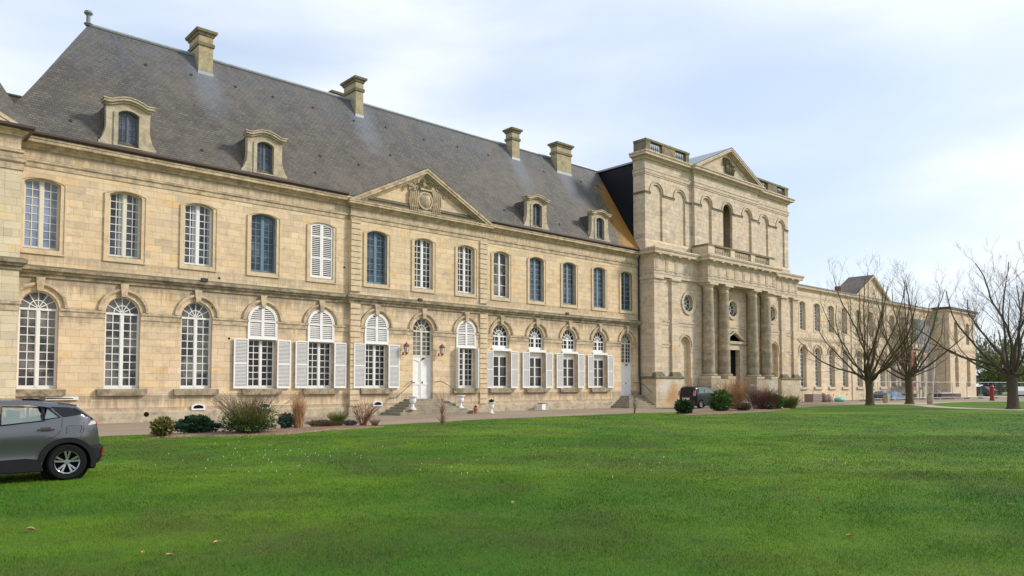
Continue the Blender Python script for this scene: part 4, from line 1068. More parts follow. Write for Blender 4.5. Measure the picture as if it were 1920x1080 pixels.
# attic base and upper storey
U0, U1 = -0.62, -0.90
BX0, BX1 = 51.45, 61.31
up_c = [46.78, 49.85]; mid_c = [53.22, CM, 59.54]; up_c2 = [2 * CM - c for c in up_c[::-1]]
AW, AZB, AZS = 1.42, 12.85, 16.48
mb = MB()
def ahole(c): return opening(AW, AZB, AZS, AW / 2, c)
for cs, xa, xb, y in ((up_c, CX0, BX0, U0), (mid_c, BX0, BX1, U1), (up_c2, BX1, CX1, U0)):
    ed = [xa] + [(cs[i] + cs[i + 1]) / 2 for i in range(len(cs) - 1)] + [xb]
    for i, c in enumerate(cs): wall_panel(mb, ed[i], ed[i + 1], 12.0, 19.1, [ahole(c)], y, 0.22)
mb.add([(BX0, U1, 12), (BX0, U0 + .1, 12), (BX0, U0 + .1, 19.1), (BX0, U1, 19.1)], [(0, 1, 2, 3)])
mb.add([(BX1, U1, 12), (BX1, U0 + .1, 12), (BX1, U0 + .1, 19.1), (BX1, U1, 19.1)], [(0, 3, 2, 1)])
mb.box(CX0 + .02, 54.9, U0 + .12, .48, 12, 19.4); mb.box(57.9, CX1 - .02, U0 + .12, .48, 12, 19.4); mb.box(54.9, 57.9, .3, .48, 12, 19.4)
mb.add([(CX0, U0, 12), (CX0, .5, 12), (CX0, .5, 19.1), (CX0, U0, 19.1)], [(0, 1, 2, 3)])
mb.add([(CX1, U0, 12), (CX1, .5, 12), (CX1, .5, 19.1), (CX1, U0, 19.1)], [(0, 3, 2, 1)])
mb.build('upper_wall', M['tower_top'], ch, fix=False)
mb = []   # blind arch backs
for cs, y in ((up_c, U0), (mid_c, U1), (up_c2, U0)):
    for c in cs:
        if c != CM: mb.append(MB().prism(opening(AW + .04, AZB - .02, AZS, AW / 2 + .02, c), y + 0.16, y + .21))
pieces('blind_arch', mb, M['tower_top'], ch)
MB().prism(opening(AW + .6, AZB - .1, AZS, AW / 2 + .2, CM), .25, .29).build('belfry_opening', plain('deep_stone', (.09, .075, .05), .9), ch)
mb = []
for (dx_, dz_) in ((.2, 1.7), (.35, 1.75), (.5, 1.8), (.45, .5), (.3, .2), (.55, 1.3)): mb.append(MB().box(CM - .6 + dx_ * 1.7, CM - .5 + dx_ * 1.7, .20, .27, AZB + dz_ + .5, AZB + dz_ + .65))
pieces('wall_hole', mb, M['black'], ch)
mb = []; im = []
for cs, y, xa, xb in ((up_c, U0, CX0, BX0), (mid_c, U1, BX0, BX1), (up_c2, U0, BX1, CX1)):
    for c in cs: mb.append(MB().ring(c, AZS + .05, AW / 2 + .10, AW / 2 + .22, y - .07, y + .02, n=24))
    e = [xa]
    for c in cs: e += [c - AW / 2 - .02, c + AW / 2 + .02]
    e.append(xb)
    for i in range(0, len(e), 2): im.append(MB().sweep([(e[i], y), (e[i + 1], y)], prof_band(16.32, 16.52, .07)))
im.append(MB().sweep([(CX0, .5), (CX0, U0)], prof_band(16.32, 16.52, .07)))
pieces('archivolt', mb, TP, ch); pieces('impost_band', im, TL, ch)
up = [(CX0, .5), (CX0, U0), (BX0, U0), (BX0, U1), (BX1, U1), (BX1, U0), (CX1, U0), (CX1, .5)]
MB().sweep(up, [(-.05, 12.0), (.10, 12.0), (.10, 12.62), (.06, 12.72), (.02, 12.80), (-.05, 12.82)]).build('attic_base', TS, ch)
MB().sweep(up, [(-.05, 17.82), (.04, 17.82), (.04, 17.93), (.08, 17.95), (.08, 18.16), (.12, 18.20), (.12, 18.26), (-.05, 18.28)]).build('upper_architrave', TP, ch)
MB().sweep(up, [(-.3, 18.98), (.10, 18.98), (.16, 19.10), (.20, 19.16), (.46, 19.20), (.46, 19.32), (.54, 19.42), (.54, 19.50), (-.3, 19.52)]).build('upper_cornice', TP, ch)
upd = pediment(ch, BX0 - .42, BX1 + .42, 19.52, 21.98, U1, .50, TP, M['tower_top'], t=.42, name='upper_pediment', ledge=TP)
mb = MB()   # roof of the pediment
mb.add([(BX0 - .45, U1 - .52, 19.55), (CM, U1 - .52, 22.03), (BX1 + .45, U1 - .52, 19.55), (BX0 - .45, 3.0, 19.55), (CM, 3.0, 22.03), (BX1 + .45, 3.0, 19.55)], [(0, 3, 4, 1), (1, 4, 5, 2), (3, 5, 4)])
mb.build('pediment_roof', M['zinc'], ch)
# carved group in the upper pediment
mb = MB(); yy = U1; cx, cz = 56.5, 20.55
for k in range(26):
    a = rnd.uniform(-.55, .35); b = rnd.uniform(-.05, .50)
    relief_blob(mb, cx + a * .9 - .15, cz + b, rnd.uniform(.12, .24), rnd.uniform(.12, .24), yy, rnd.uniform(.15, .42), 9, 4, .18, k)
for k in range(18):
    relief_blob(mb, cx + .35 + rnd.uniform(-.1, .4), cz - .25 + rnd.uniform(-.3, .35), rnd.uniform(.1, .2), rnd.uniform(.12, .25), yy, rnd.uniform(.12, .34), 9, 4, .18, 40 + k)
for (a, b0, b1) in ((-.38, .0, -.62), (-.18, .0, -.70), (.10, -.1, -.72), (.38, -.2, -.80), (.68, -.3, -.82)):
    mb.tube([(cx + a, yy - .12, cz + b0), (cx + a - .04, yy - .16, cz + (b0 + b1) / 2), (cx + a, yy - .1, cz + b1)], [.12, .10, .08], 7)
o_ = mb.build('carved_group', TL, upd); 
# balustrades
def baluster_mesh():
    return MB().lathe([(.07, 0), (.07, .05), (.035, .08), (.075, .20), (.04, .36), (.03, .42), (.06, .46), (.06, .5)], n=8)
bal = baluster_mesh().build('tmp', TP); MESH['bal'] = bal.data; bpy.data.objects.remove(bal)
MESH['balmoss'] = MESH['bal'].copy(); MESH['balmoss'].materials[0] = TL
def balustrade(parent, x0, x1, y, z0, h, piers, panels, name='balustrade', pier_mat=None, ledge=None, side=None):
    b_ = empty(name, (0, 0, 0), parent=parent)
    mb = MB(); mb.box(x0, x1, y - .02, y + .26, z0, z0 + .16)
    if side: mb.box(side[0] + .006, side[1], y + .282, side[2], z0 + .165, z0 + h - .161); mb.box(side[0] + .003, side[1], y + .262, side[2], z0, z0 + .164)
    mb.build('base', pier_mat or TS, b_)
    for a, c in piers: MB().box(a, c, y - .04, y + .28, z0 + .161, z0 + h - .161).build('pier', pier_mat or TS, b_)
    mb = MB(); mb.box(x0 - .05, x1 + .05, y - .08, y + .32, z0 + h - .16, z0 + h)
    if side: mb.box(side[0] - .05, side[1] + .05, y + .322, side[2], z0 + h - .159, z0 + h - .002)
    mb.build('handrail', ledge or TL, b_)
    for a, c, n in panels:
        for i in range(n):
            o = link_mesh('baluster', MESH['balmoss' if name[0] == 'r' else 'bal'], b_, (a + (c - a) * (i + .5) / n, y + .12, z0 + .16)); o.scale = (1.0, 1.0, (h - .32) / .5)
bz = 12.02
piers = [(MX0 + .05, MX0 + .95)]; panels = []
xs_ = [MX0 + .95, 54.45, 55.05, 57.7, 58.3, MX1 - .95]
balustrade(ch, MX0 + .05, MX1 - .05, EY + .05, bz, .92, [(MX0 + .05, MX0 + .95), (54.45, 55.10), (57.66, 58.31), (MX1 - .95, MX1 - .05)],
           [(MX0 + .95, 54.45, 9), (55.10, 57.66, 9), (58.31, MX1 - .95, 9)], name='porch_balustrade', pier_mat=M['stone_pale'], side=(MX0 + .05, MX0 + .30, W1 + .6))
bz = 19.52
balustrade(ch, CX0 + .05, BX0 - .4, U0 - .05, bz, 1.05, [(CX0 + .05, 45.98), (47.45, 49.15), (50.62, 51.05)], [(45.98, 47.45, 6), (49.15, 50.62, 6)], pier_mat=TL, name='roof_balustrade', side=(CX0 + .05, CX0 + .3, .5))
balustrade(ch, BX1 + .4, CX1 - .05, U0 - .05, bz, 1.05, [mirror(50.62, 51.05), mirror(47.45, 49.15), mirror(CX0 + .05, 45.98)], [(*mirror(49.15, 50.62), 6), (*mirror(45.98, 47.45), 6)], pier_mat=TL, name='roof_balustrade')
# dark slate flank of the nave
mb = MB(); mb.add([(CX0 - .03, .48, 11.9), (CX0 - .03, 12, 11.9), (CX0 + .1, 12, 18.9), (CX0 + .1, .48, 18.9), (60, .48, 18.9), (60, 12, 18.9)], [(0, 1, 2, 3), (3, 2, 5, 4)])
mb.build('nave_flank', M['slate_dark'], ch)
MB().box(CX0 - .06, CX0 + .25, .5, 12, 18.86, 18.99).build('flashing', M['zinc'], ch)
MB().box(46.2, 66.9, .55, 12, 0, 18.4).build('nave', TS, ch)
# plaque on the right pedestal
MB().box(58.0, 58.04, -2.25, -1.85, 1.55, 1.72).build('tmp_plaque', M['white'], ch).name = 'plaque'

# ================================================================ FAR WING
fw = empty('far_wing', (0, 0, 0), 'long pale wing right of the church front with tall recessed windows behind bare trees', 'building')
FX0, FX1 = CX1 + .03, 106.6
F, FP = M['far'], M['far_plain']
fc = [71.20, 74.33, 77.48, 80.62, 84.25, 87.35, 90.45, 93.55, 96.65, 99.75, 102.85, 105.3]
def hl(c): return opening(1.40, LZB, LZS, .70, c)
def hu(c): return opening(1.26, 7.16, 9.82, .19, c)
mb = MB(); ed = [FX0] + [(fc[i] + fc[i + 1]) / 2 for i in range(len(fc) - 1)] + [FX1]
for i, c in enumerate(fc): wall_panel(mb, ed[i], ed[i + 1], 0, 11.3, [hl(c), hu(c)], 0.0, .62)
mb.box(FX0, FX1, .6, 8.4, 0, 11.45)
mb.build('wall', F, fw, fix=False)
p2 = [(FX0, 0), (FX1, 0)]
MB().sweep(p2, prof_string(6.02, 6.34, .10)).build('string_course', FP, fw)
MB().sweep(p2, prof_cornice(11.12, 11.50, .32)).build('cornice', FP, fw)
MB().sweep(p2, [(-.05, 11.503), (.36, 11.503), (.36, 11.62), (-.05, 11.66)]).build('gutter', M['lead'], fw)
MB().sweep(p2, prof_band(10.35, 10.6, .06)).build('architrave', FP, fw)
imposts(fc, FX0, FX1, 0.0, FP, fw)
for x in (82.47, 92.0): MB().box(x - .3, x + .3, -.09, .02, 0, 11.1).build('pilaster', FP, fw)
for i, c in enumerate(fc):
    w = empty('window', (c, 0, 0), parent=fw)
    archivolt(w, FP, (0, 0, 0), r=.70, zs=LZS, key=False); sill(w, FP, (0, 0, 0), w=1.8, z0=1.22, z1=1.46)
    place(('ff',), 'frame', lambda: glazing(1.40, LZB, LZS, .70, 4, 8, None, mullion=.15, fan=True, gy=.33, bar=.05), M['white'], w)
    place(('fp',), 'pane', lambda: pane_mb(1.40, LZB, LZS, .70, .33), M['glass_dark'], w)
    w = empty('window', (c, 0, 0), parent=fw)
    place(('ff2',), 'frame', lambda: glazing(1.26, 7.16, 9.82, .19, 4, 8, None, mullion=.14, gy=.30, bar=.05), M['white'], w)
    place(('fp2',), 'pane', lambda: pane_mb(1.26, 7.16, 9.82, .19, .30), M['glass_dark'], w)
    def fs_(): return MB().prism(opening(1.58, 7.0, 9.84, .22), -.03, .03, holes=[list(reversed(opening(1.26, 7.16, 9.82, .19)))])
    place(('ff3',), 'surround', fs_, FP, w)
    MB().ring(c + .25, .62, 0, .10, -.004, .02, 0, 2 * math.pi, 12).build('cellar_hole', M['black'], fw)
fp_ = pediment(fw, 82.9, 92.8, 11.55, 14.25, -.02, .32, FP, F, t=.34)
mb = MB(); mb.add([(82.9, -.3, 11.6), (87.85, -.3, 14.3), (92.8, -.3, 11.6), (82.9, 2.6, 11.6), (87.85, 2.6, 14.3), (92.8, 2.6, 11.6)], [(0, 3, 4, 1), (1, 4, 5, 2), (3, 5, 4)])
mb.build('pediment_roof', M['slate_new'], fw)
MB().box(81.3, 82.1, .6, 1.3, 11.4, 12.5).build('chimney_stub', plain('brick', (.16, .07, .05), .8), fw)
# end pavilion
ev = empty('end_pavilion', (0, 0, 0), 'pale end pavilion stepping forward at the far right end of the wing', 'building')
GX0, GX1, GYv = 106.6, 117.0, -1.95
mb = MB()
gc = [109.4, 114.0]
wall_panel(mb, GX0, (gc[0] + gc[1]) / 2, 0, 11.3, [hl(gc[0]), hu(gc[0])], GYv, .5); wall_panel(mb, (gc[0] + gc[1]) / 2, GX1, 0, 11.3, [hl(gc[1]), hu(gc[1])], GYv, .5)
mb.box(GX0, GX1, GYv + .45, 8.4, 0, 11.35)
mb.add([(GX0, GYv, 0), (GX0, GYv + .5, 0), (GX0, GYv + .5, 11.3), (GX0, GYv, 11.3)], [(0, 1, 2, 3)])
mb.build('wall', F, ev, fix=False)
p3 = [(GX0, 0), (GX0, GYv), (GX1, GYv), (GX1, 4)]
MB().sweep(p3, prof_cornice(11.12, 11.50, .32)).build('cornice', FP, ev)
MB().sweep(p3, [(-.05, 11.503), (.40, 11.503), (.42, 11.80), (-.05, 11.85)]).build('gutter', M['gutter'], ev)
MB().sweep(p3, prof_string(6.02, 6.34, .10)).build('string_course', FP, ev)
for c in gc:
    for zb, zs, ri, wd in ((LZB, LZS, .7, 1.40), (7.16, 9.82, .19, 1.26)):
        MB().prism(opening(wd, zb, zs, ri, c), GYv + .40, GYv + .44).build('window', plain('faded_boarding', (.36, .27, .20), .8) if zb < 5 else M['glass'], ev)
MB().box(GX0 + .05, GX0 + .9, GYv - .08, GYv + .01, 0, 11.1).build('pilaster', FP, ev)
# ================================================================ GROUND
def mesh_poly(name, pts, z, mat, kind='structure', label=None, sub=0):
    me = bpy.data.meshes.new(name); bm = bmesh.new()
    vs = [bm.verts.new((x, y, z)) for x, y in pts]; f = bm.faces.new(vs)
    if f.normal.z < 0: f.normal_flip()
    bmesh.ops.triangulate(bm, faces=bm.faces)
    bm.to_mesh(me); bm.free(); me.materials.append(mat)
    o = bpy.data.objects.new(name, me); COL.objects.link(o); tag(o, label, kind=kind); return o
def gravel_mat():
    m = NT('gravel'); P = m.pos(); f = m.noise(P, 22, 5, 0.8); g = m.noise(P, 1.1, 5, 0.6); b = m.noise(P, 0.25, 3)
    tr = m.noise(m.mapv(P, (0.12, 1.6, 1)), 1.2, 4)
    c = m.mix(g, (0.29, 0.23, 0.165), (0.38, 0.31, 0.235)); c = m.mix(m.ramp(b, [(0.4, 0.0), (0.65, 0.6)]), c, (0.27, 0.195, 0.135))
    c = m.mix(m.math('MULTIPLY', m.ramp(tr, [(0.5, 0.0), (0.66, 1.0)]), .6), c, (0.19, 0.15, 0.11))
    c = m.mix(0.8, c, m.ramp(f, [(0.3, 0.6), (0.7, 1.3)]), 'MULTIPLY')
    m.set(c, 0.9, spec=0.2); m.bump(f, 0.7, 0.02); return m.mat
def path_mat():
    m = NT('pale_path'); P = m.pos(); f = m.noise(P, 14, 5, 0.8)
    c = m.mix(f, (0.36, 0.29, 0.20), (0.52, 0.44, 0.32)); m.set(c, 0.9, spec=0.2); return m.mat
def lawn_col(m, P):
    big = m.noise(m.mapv(P, (1, 1, 1)), 0.22, 4, 0.6, 0.4); mid = m.noise(P, 0.9, 6, 0.65); small = m.noise(P, 4.5, 5, 0.7)
    c = m.mix(m.ramp(big, [(0.38, 0.0), (0.60, 1.0)]), (0.055, 0.150, 0.009), (0.122, 0.218, 0.013))
    c = m.mix(m.math('MULTIPLY', m.ramp(mid, [(0.48, 0.0), (0.72, 1.0)]), 0.6), c, (0.040, 0.110, 0.010))
    c = m.mix(m.math('MULTIPLY', m.ramp(small, [(0.56, 0.0), (0.74, 1.0)]), 0.45), c, (0.115, 0.165, 0.030))
    dull = m.noise(m.mapv(P, (1, 1, 1), (11, 3, 0)), 0.33, 6, 0.7)
    c = m.mix(m.math('MULTIPLY', m.ramp(dull, [(0.46, 0.0), (0.62, 1.0)]), 0.7), c, (0.078, 0.105, 0.022))
    tuft = m.noise(m.mapv(P, loc=(2, 9, 0)), 2.6, 4, 0.6)
    c = m.mix(m.math('MULTIPLY', m.ramp(tuft, [(0.58, 0.0), (0.70, 1.0)]), 0.55), c, (0.030, 0.085, 0.012))
    return c, big, mid, small
def lawn_mat():
    m = NT('lawn_ground'); P = m.pos(); c, big, mid, small = lawn_col(m, P)
    f = m.noise(m.mapv(P, (1, 1, 1)), 60, 3, 0.8)
    c = m.mix(0.9, c, m.ramp(f, [(0.3, 0.55), (0.7, 1.35)]), 'MULTIPLY')
    bare = m.noise(m.mapv(P, (0.9, 1.5, 1), (4, 2, 0)), 0.8, 7, 0.75)
    c = m.mix(m.math('MULTIPLY', m.ramp(bare, [(0.60, 0.0), (0.70, 1.0)]), 0.6), c, (0.13, 0.10, 0.05))
    m.set(c, 0.8, spec=0.15); m.bump(m.math('ADD', f, m.math('MULTIPLY', small, 2.0)), 0.8, 0.03); return m.mat
def mulch_mat():
    m = NT('wood_chips'); P = m.pos(); v = m.n('TexVoronoi', Scale=17.0); m.l(P, v.inputs['Vector'])
    c = m.mix(m.noise(P, 9, 4, .7), (0.17, 0.10, 0.07), (0.48, 0.34, 0.24)); c = m.mix(0.6, c, m.ramp(v.outputs['Distance'], [(0.0, 1.3), (0.6, 0.35)]), 'MULTIPLY')
    m.set(c, 0.9, spec=0.1); m.bump(v.outputs['Distance'], 0.9, 0.03); return m.mat
def grass_blade_mat(name='grass_blades', tint=(1, 1, 1)):
    m = NT(name); P = m.pos(); c, big, mid, small = lawn_col(m, P)
    w = m.n('TexWhiteNoise', noise_dimensions='3D'); m.l(m.mapv(P, (25, 25, 0)), w.inputs['Vector'])
    nn = m.noise(P, 30, 2)
    c = m.mix(1.0, c, m.ramp(nn, [(0.3, 0.75), (0.7, 1.45)]), 'MULTIPLY')
    c = m.mix(m.ramp(nn, [(0.64, 0.0), (0.72, 0.5)]), c, (0.30, 0.29, 0.10))
    m.set(c, 0.7, spec=0.12); return m.mat
GR, PA, LA, MU = gravel_mat(), path_mat(), lawn_mat(), mulch_mat()
g = mesh_poly('ground', [(-600, -400), (1400, -400), (1400, 1400), (-600, 1400)], -0.03, GR)
def wob(pts, amp=0.10, step=0.7):
    out = []
    for i in range(len(pts) - 1):
        a, b = Vector(pts[i]), Vector(pts[i + 1]); L = (b - a).length; n = max(1, int(L / step)) if L < 60 else 1
        for k in range(n):
            p = a.lerp(b, k / n); 
            if n > 1: p += Vector((rnd.uniform(-amp, amp), rnd.uniform(-amp, amp)))
            out.append((p.x, p.y))
    out.append(tuple(pts[-1])); return out
edge = wob([(-60, -9.3), (-5, -9.3), (6.24, -9.45), (12, -9.5), (16, -9.6), (19.5, -9.1), (23, -8.35), (26, -8.45), (30, -8.2), (34, -8.1), (37.2, -8.7), (42, -8.9), (48, -9.3), (52.3, -9.1), (58, -8.4), (63.6, -8.3), (66, -9.6), (66.5, -10.8), (66.2, -11.6)], .09)
pathL = wob([(66.2, -11.6), (63.5, -13.2), (60.4, -15.2), (57.9, -17.9), (57.0, -21.5), (58, -30), (60, -80)], .05, 1.2)
lawn_pts = edge + pathL[1:] + [(60, -120), (-60, -120)]
mesh_poly('lawn', lawn_pts, 0.0, LA)
mesh_poly('lawn', [(68.5, -12.6), (72, -11.6), (77, -10.9), (82, -10.8), (89.4, -13.8), (100, -19), (130, -34), (130, -120), (64, -120), (62, -80), (60.3, -30), (59.6, -21.5), (60.4, -18.4), (62.6, -15.9), (65.6, -13.9)], 0.0, LA)
mesh_poly('path', [(66.0, -11.8), (68.8, -12.8), (65.7, -14.0), (62.7, -16.0), (60.5, -18.5), (59.7, -21.5), (60.4, -30), (62, -80), (60, -80), (58, -30), (56.9, -21.5), (57.8, -17.8), (60.3, -15.1), (63.4, -13.1)], -0.012, PA)
mesh_poly('path', [(66, -6.0), (72, -6.6), (78, -9.6), (83, -9.4), (90, -12.6), (130, -30), (130, -33.5), (100, -18.6), (89.5, -13.7), (82, -10.6), (77, -10.7), (71.5, -11.4), (68.6, -12.4), (66.3, -10.8), (65.8, -9.4), (63.6, -8.1), (64, -6.8)], -0.016, PA)
mesh_poly('lawn', [(118, 4), (150, -4), (190, 20), (160, 60), (120, 40)], 0.0, LA)
# beds of wood chips, built up a little
def bed(name, pts):
    me = bpy.data.meshes.new(name); bm = bmesh.new()
    pts = wob(pts + [pts[0]], .07, .4)[:-1]; cxm = sum(p[0] for p in pts) / len(pts); cym = sum(p[1] for p in pts) / len(pts)
    rings = []
    for k, (s_, z_) in enumerate(((1.0, -0.01), (0.97, 0.035), (0.90, 0.06), (0.5, 0.075))):
        rings.append([bm.verts.new((cxm + (x - cxm) * s_, cym + (y - cym) * s_, z_ + rnd.uniform(-.008, .008) * (k > 0))) for x, y in pts])
    n = len(pts)
    for a, b in zip(rings, rings[1:]):
        for i in range(n): bm.faces.new((a[i], a[(i + 1) % n], b[(i + 1) % n], b[i]))
    c = bm.verts.new((cxm, cym, .075))
    for i in range(n): bm.faces.new((rings[-1][i], rings[-1][(i + 1) % n], c))
    bmesh.ops.recalc_face_normals(bm, faces=bm.faces); bm.to_mesh(me); bm.free(); me.materials.append(MU)
    o = bpy.data.objects.new(name, me); COL.objects.link(o); tag(o, kind='structure')
bed('flower_bed', [(6.9, -11.6), (8.2, -11.6), (9.3, -12.2), (11.0, -12.4), (12.8, -11.6), (14.6, -11.2), (15.9, -10.8), (15.8, -10.0), (14.6, -9.5), (12.8, -9.7), (11.2, -10.2), (9.2, -10.2), (7.6, -10.7), (6.9, -11.1)])
bed('flower_bed', [(34.3, -11.9), (36.8, -12.2), (39.5, -12.3), (42.4, -12.0), (45.5, -11.2), (49.0, -10.3), (48.6, -9.4), (45.0, -9.6), (41, -10.2), (36.5, -10.2), (34.2, -11.0)])
# sprouting turf close to the camera: one object, it cannot be counted
def in_poly(px, py, poly):
    c = np.zeros(px.shape, bool); n = len(poly); j = n - 1
    for i in range(n):
        xi, yi = poly[i]; xj, yj = poly[j]
        if yi != yj:
            k = ((yi > py) != (yj > py)) & (px < (xj - xi) * (py - yi) / (yj - yi) + xi); c ^= k
        j = i
    return c
def grass(name, label, bands, seed, mat, hscale=1.0):
    rs = np.random.RandomState(seed); V = []; F = []; base = 0
    fw_ = np.array([math.sin(R(42.07)), math.cos(R(42.07))]); rt = np.array([fw_[1], -fw_[0]])
    for (d0, d1, dens, h, w) in bands:
        n = int((d1 * d1 - d0 * d0) / 2 * 1.5 * dens)
        d = np.sqrt(rs.uniform(d0 * d0, d1 * d1, n)); u = rs.uniform(-0.735, 0.735, n)
        x = d * (fw_[0] + rt[0] * u); y = -35.689 + d * (fw_[1] + rt[1] * u)
        k = in_poly(x, y, lawn_pts); x, y = x[k], y[k]; n = len(x)
        # clumpy height
        cl = 0.65 + 0.35 * np.sin(x * 2.1 + 1.3 * np.sin(y * 1.7)) * np.sin(y * 2.7 + np.sin(x * 1.1)) + rs.uniform(0, .5, n)
        hh = h * cl * rs.uniform(.5, 1.2, n) * hscale; ww = w * rs.uniform(.6, 1.3, n)
        a = rs.uniform(0, 2 * np.pi, n); lean = rs.uniform(.2, 1.1, n) * hh; b = rs.uniform(0, 2 * np.pi, n)
        ca, sa = np.cos(a) * ww / 2, np.sin(a) * ww / 2
        v = np.zeros((n, 3, 3)); v[:, 0] = np.stack([x - ca, y - sa, np.full(n, -.004)], 1); v[:, 1] = np.stack([x + ca, y + sa, np.full(n, -.004)], 1)
        v[:, 2] = np.stack([x + np.cos(b) * lean, y + np.sin(b) * lean, hh], 1)
        V.append(v.reshape(-1, 3)); base += n
    V = np.concatenate(V); n = len(V) // 3
    me = bpy.data.meshes.new(name); me.vertices.add(len(V)); me.vertices.foreach_set('co', V.ravel())
    me.loops.add(3 * n); me.loops.foreach_set('vertex_index', np.arange(3 * n)); me.polygons.add(n)
    me.polygons.foreach_set('loop_start', np.arange(n) * 3); me.polygons.foreach_set('loop_total', np.full(n, 3)); me.update(); me.validate()
    me.materials.append(mat); o = bpy.data.objects.new(name, me); COL.objects.link(o); tag(o, label, kind='stuff'); return o
GB = grass_blade_mat()
grass('grass', 'short mown green grass covering the lawn', [(5.2, 9, 3600, .028, .0045), (9, 14, 1500, .030, .008), (14, 24, 360, .032, .015), (24, 42, 60, .03, .03)], 5, GB)
DW = plain('daisy_white', (.62, .64, .52), .6, var=.02)
def daisies():
    mb = MB(); r_ = random.Random(11)
    fwv = Vector((math.sin(R(42.07)), math.cos(R(42.07)))); rv = Vector((fwv.y, -fwv.x))
    cl = [(r_.uniform(14, 45), r_.uniform(-.7, .7)) for _ in range(34)]
    for _ in range(480):
        c = r_.choice(cl); d = c[0] + r_.gauss(0, 1.6); u = c[1] + r_.gauss(0, .05)
        if d < 13: continue
        x = d * (fwv.x + rv.x * u); y = -35.689 + d * (fwv.y + rv.y * u)
        if not in_poly(np.array([x]), np.array([y]), lawn_pts)[0]: continue
        s_ = r_.uniform(.006, .012); z = r_.uniform(.02, .035)
        mb.add([(x + s_ * math.cos(k * math.pi / 3), y + s_ * math.sin(k * math.pi / 3), z + (.004 if k % 2 else 0)) for k in range(6)] + [(x, y, 0)], [(0, 1, 2, 3, 4, 5), (0, 3, 6)])
    o = mb.build('daisies', DW, fix=False); tag(o, 'tiny white daisies scattered over the lawn', kind='stuff')
daisies()
# ================================================================ TREES AND PLANTS
def bark(name, c1, c2, sc=8):
    m = NT(name); P = m.pos(); n = m.noise(m.mapv(P, (1, 1, .35)), sc, 6, .7)
    c = m.mix(n, c1, c2); c = m.mix(m.math('MULTIPLY', m.ramp(m.noise(P, 1.5, 4), [(.5, 0.), (.7, 1.)]), .5), c, (0.075, 0.085, 0.03))
    m.set(c, .9, spec=.15); m.bump(n, .8, .03); return m.mat
BK = bark('bark', (0.045, 0.035, 0.022), (0.14, 0.11, 0.068)); BK2 = bark('dark_bark', (0.04, 0.032, 0.026), (0.12, 0.095, 0.075))
TW = plain('twig_bark', (0.17, 0.135, 0.065), .8, var=.35, scale=2); TW2 = plain('dark_twig_bark', (0.15, 0.115, 0.09), .8, var=.35, scale=2)
def bare_tree(label, loc, h, fork, r0, spread, seed, bk, tw, group, nl=11, flat=0.0, density=1.0, lobes=None, twig=.009):
    rd = random.Random(seed); t = empty('tree', loc, label, 'tree', group)
    trunk = MB(); crown = MB()
    tp = [Vector((0, 0, -.1)), Vector((0.02, 0, .15)), Vector((.03, .02, fork * .5)), Vector((.0, .03, fork)), Vector((.02, 0, fork + .5))]
    trunk.tube(tp, [r0 * 1.65, r0 * 1.15, r0 * .92, r0 * 1.0, r0 * .75], 14)
    for k in range(5):   # knuckles at the old pollard head
        a = rd.uniform(0, 6.28); c = Vector((math.cos(a) * r0 * .75, math.sin(a) * r0 * .75, fork + rd.uniform(-.15, .5)))
        trunk.lathe([(0.02, -.16), (.13, -.1), (.17, .0), (.12, .12), (.02, .17)], c, 8)
    def branch(p, d, L, r, level, mbb):
        n = max(3, int(L / (.55 if level == 0 else .38))) if level < 3 else 2
        pts = [p.copy()]; rad = [r]; dirs = [d.copy()]; step = L / n
        for i in range(n):
            up = (.10 if d.z > .8 else .045) if level == 0 else .12
            jit = .11 if level == 0 else .13 if level < 2 else .18
            d = (d + Vector((rd.gauss(0, jit), rd.gauss(0, jit), rd.gauss(0, jit * .7) + up))).normalized()
            p = p + d * step; pts.append(p.copy()); rad.append(max(.0035, r * (1 - (i + 1) / n * (.80 if level else .72)))); dirs.append(d.copy())
        (trunk if level == 0 else crown).tube(pts, rad, (7, 5, 4, 3)[min(level, 3)], cap=False)
        if level >= 3: return
        nb = {0: int(L * 1.9 * density), 1: int(L * 3.1 * density), 2: int(L * 8.5 * density)}[level]
        for k in range(nb):
            t_ = rd.uniform(.18, 1.0) if level == 0 else rd.uniform(.12, 1.0)
            i = min(n - 1, int(t_ * n)); f = t_ * n - i
            q = pts[i].lerp(pts[i + 1], min(1, f)); dd = dirs[i]
            side = Vector((rd.gauss(0, 1), rd.gauss(0, 1), rd.gauss(0, .6))); side = (side - dd * side.dot(dd)).normalized()
            nd = (dd * rd.uniform(.6, 1.1) + side * rd.uniform(.55, 1.0) + Vector((0, 0, .25))).normalized()
            rr = rad[i] * rd.uniform(.28, .5)
            if level == 0: LL = L * rd.uniform(.22, .5) * (1.15 - t_ * .6)
            elif level == 1: LL = L * rd.uniform(.3, .6) * (1.15 - t_ * .55)
            else: LL = rd.uniform(.3, .75)
            branch(q, nd, LL, max(rr, twig * (.9 if level < 2 else .55)), level + 1, crown)
    for k in range(nl):
        a = 2 * math.pi * k / nl + rd.uniform(-.25, .25)
        tilt = R(rd.choice([14, 30, 48, 62]) + rd.uniform(-6, 6)) if not lobes else R(lobes[k % len(lobes)] + rd.uniform(-5, 5))
        d = Vector((math.sin(tilt) * math.cos(a), math.sin(tilt) * math.sin(a), math.cos(tilt)))
        L = (h - fork) * (.98 if tilt < R(25) else .88 if tilt < R(42) else .78 if tilt < R(56) else .70) * rd.uniform(.85, 1.05)
        L = min(L, spread / max(.25, math.sin(tilt)) * 1.05)
        branch(Vector((math.cos(a) * r0 * .4, math.sin(a) * r0 * .4, fork + rd.uniform(-.25, .45))), d, L, r0 * rd.uniform(.20, .36), 0, trunk)
    o = trunk.build('trunk', bk, t, fix=False, smooth=True); c = crown.build('crown', tw, t, fix=False)
    return t
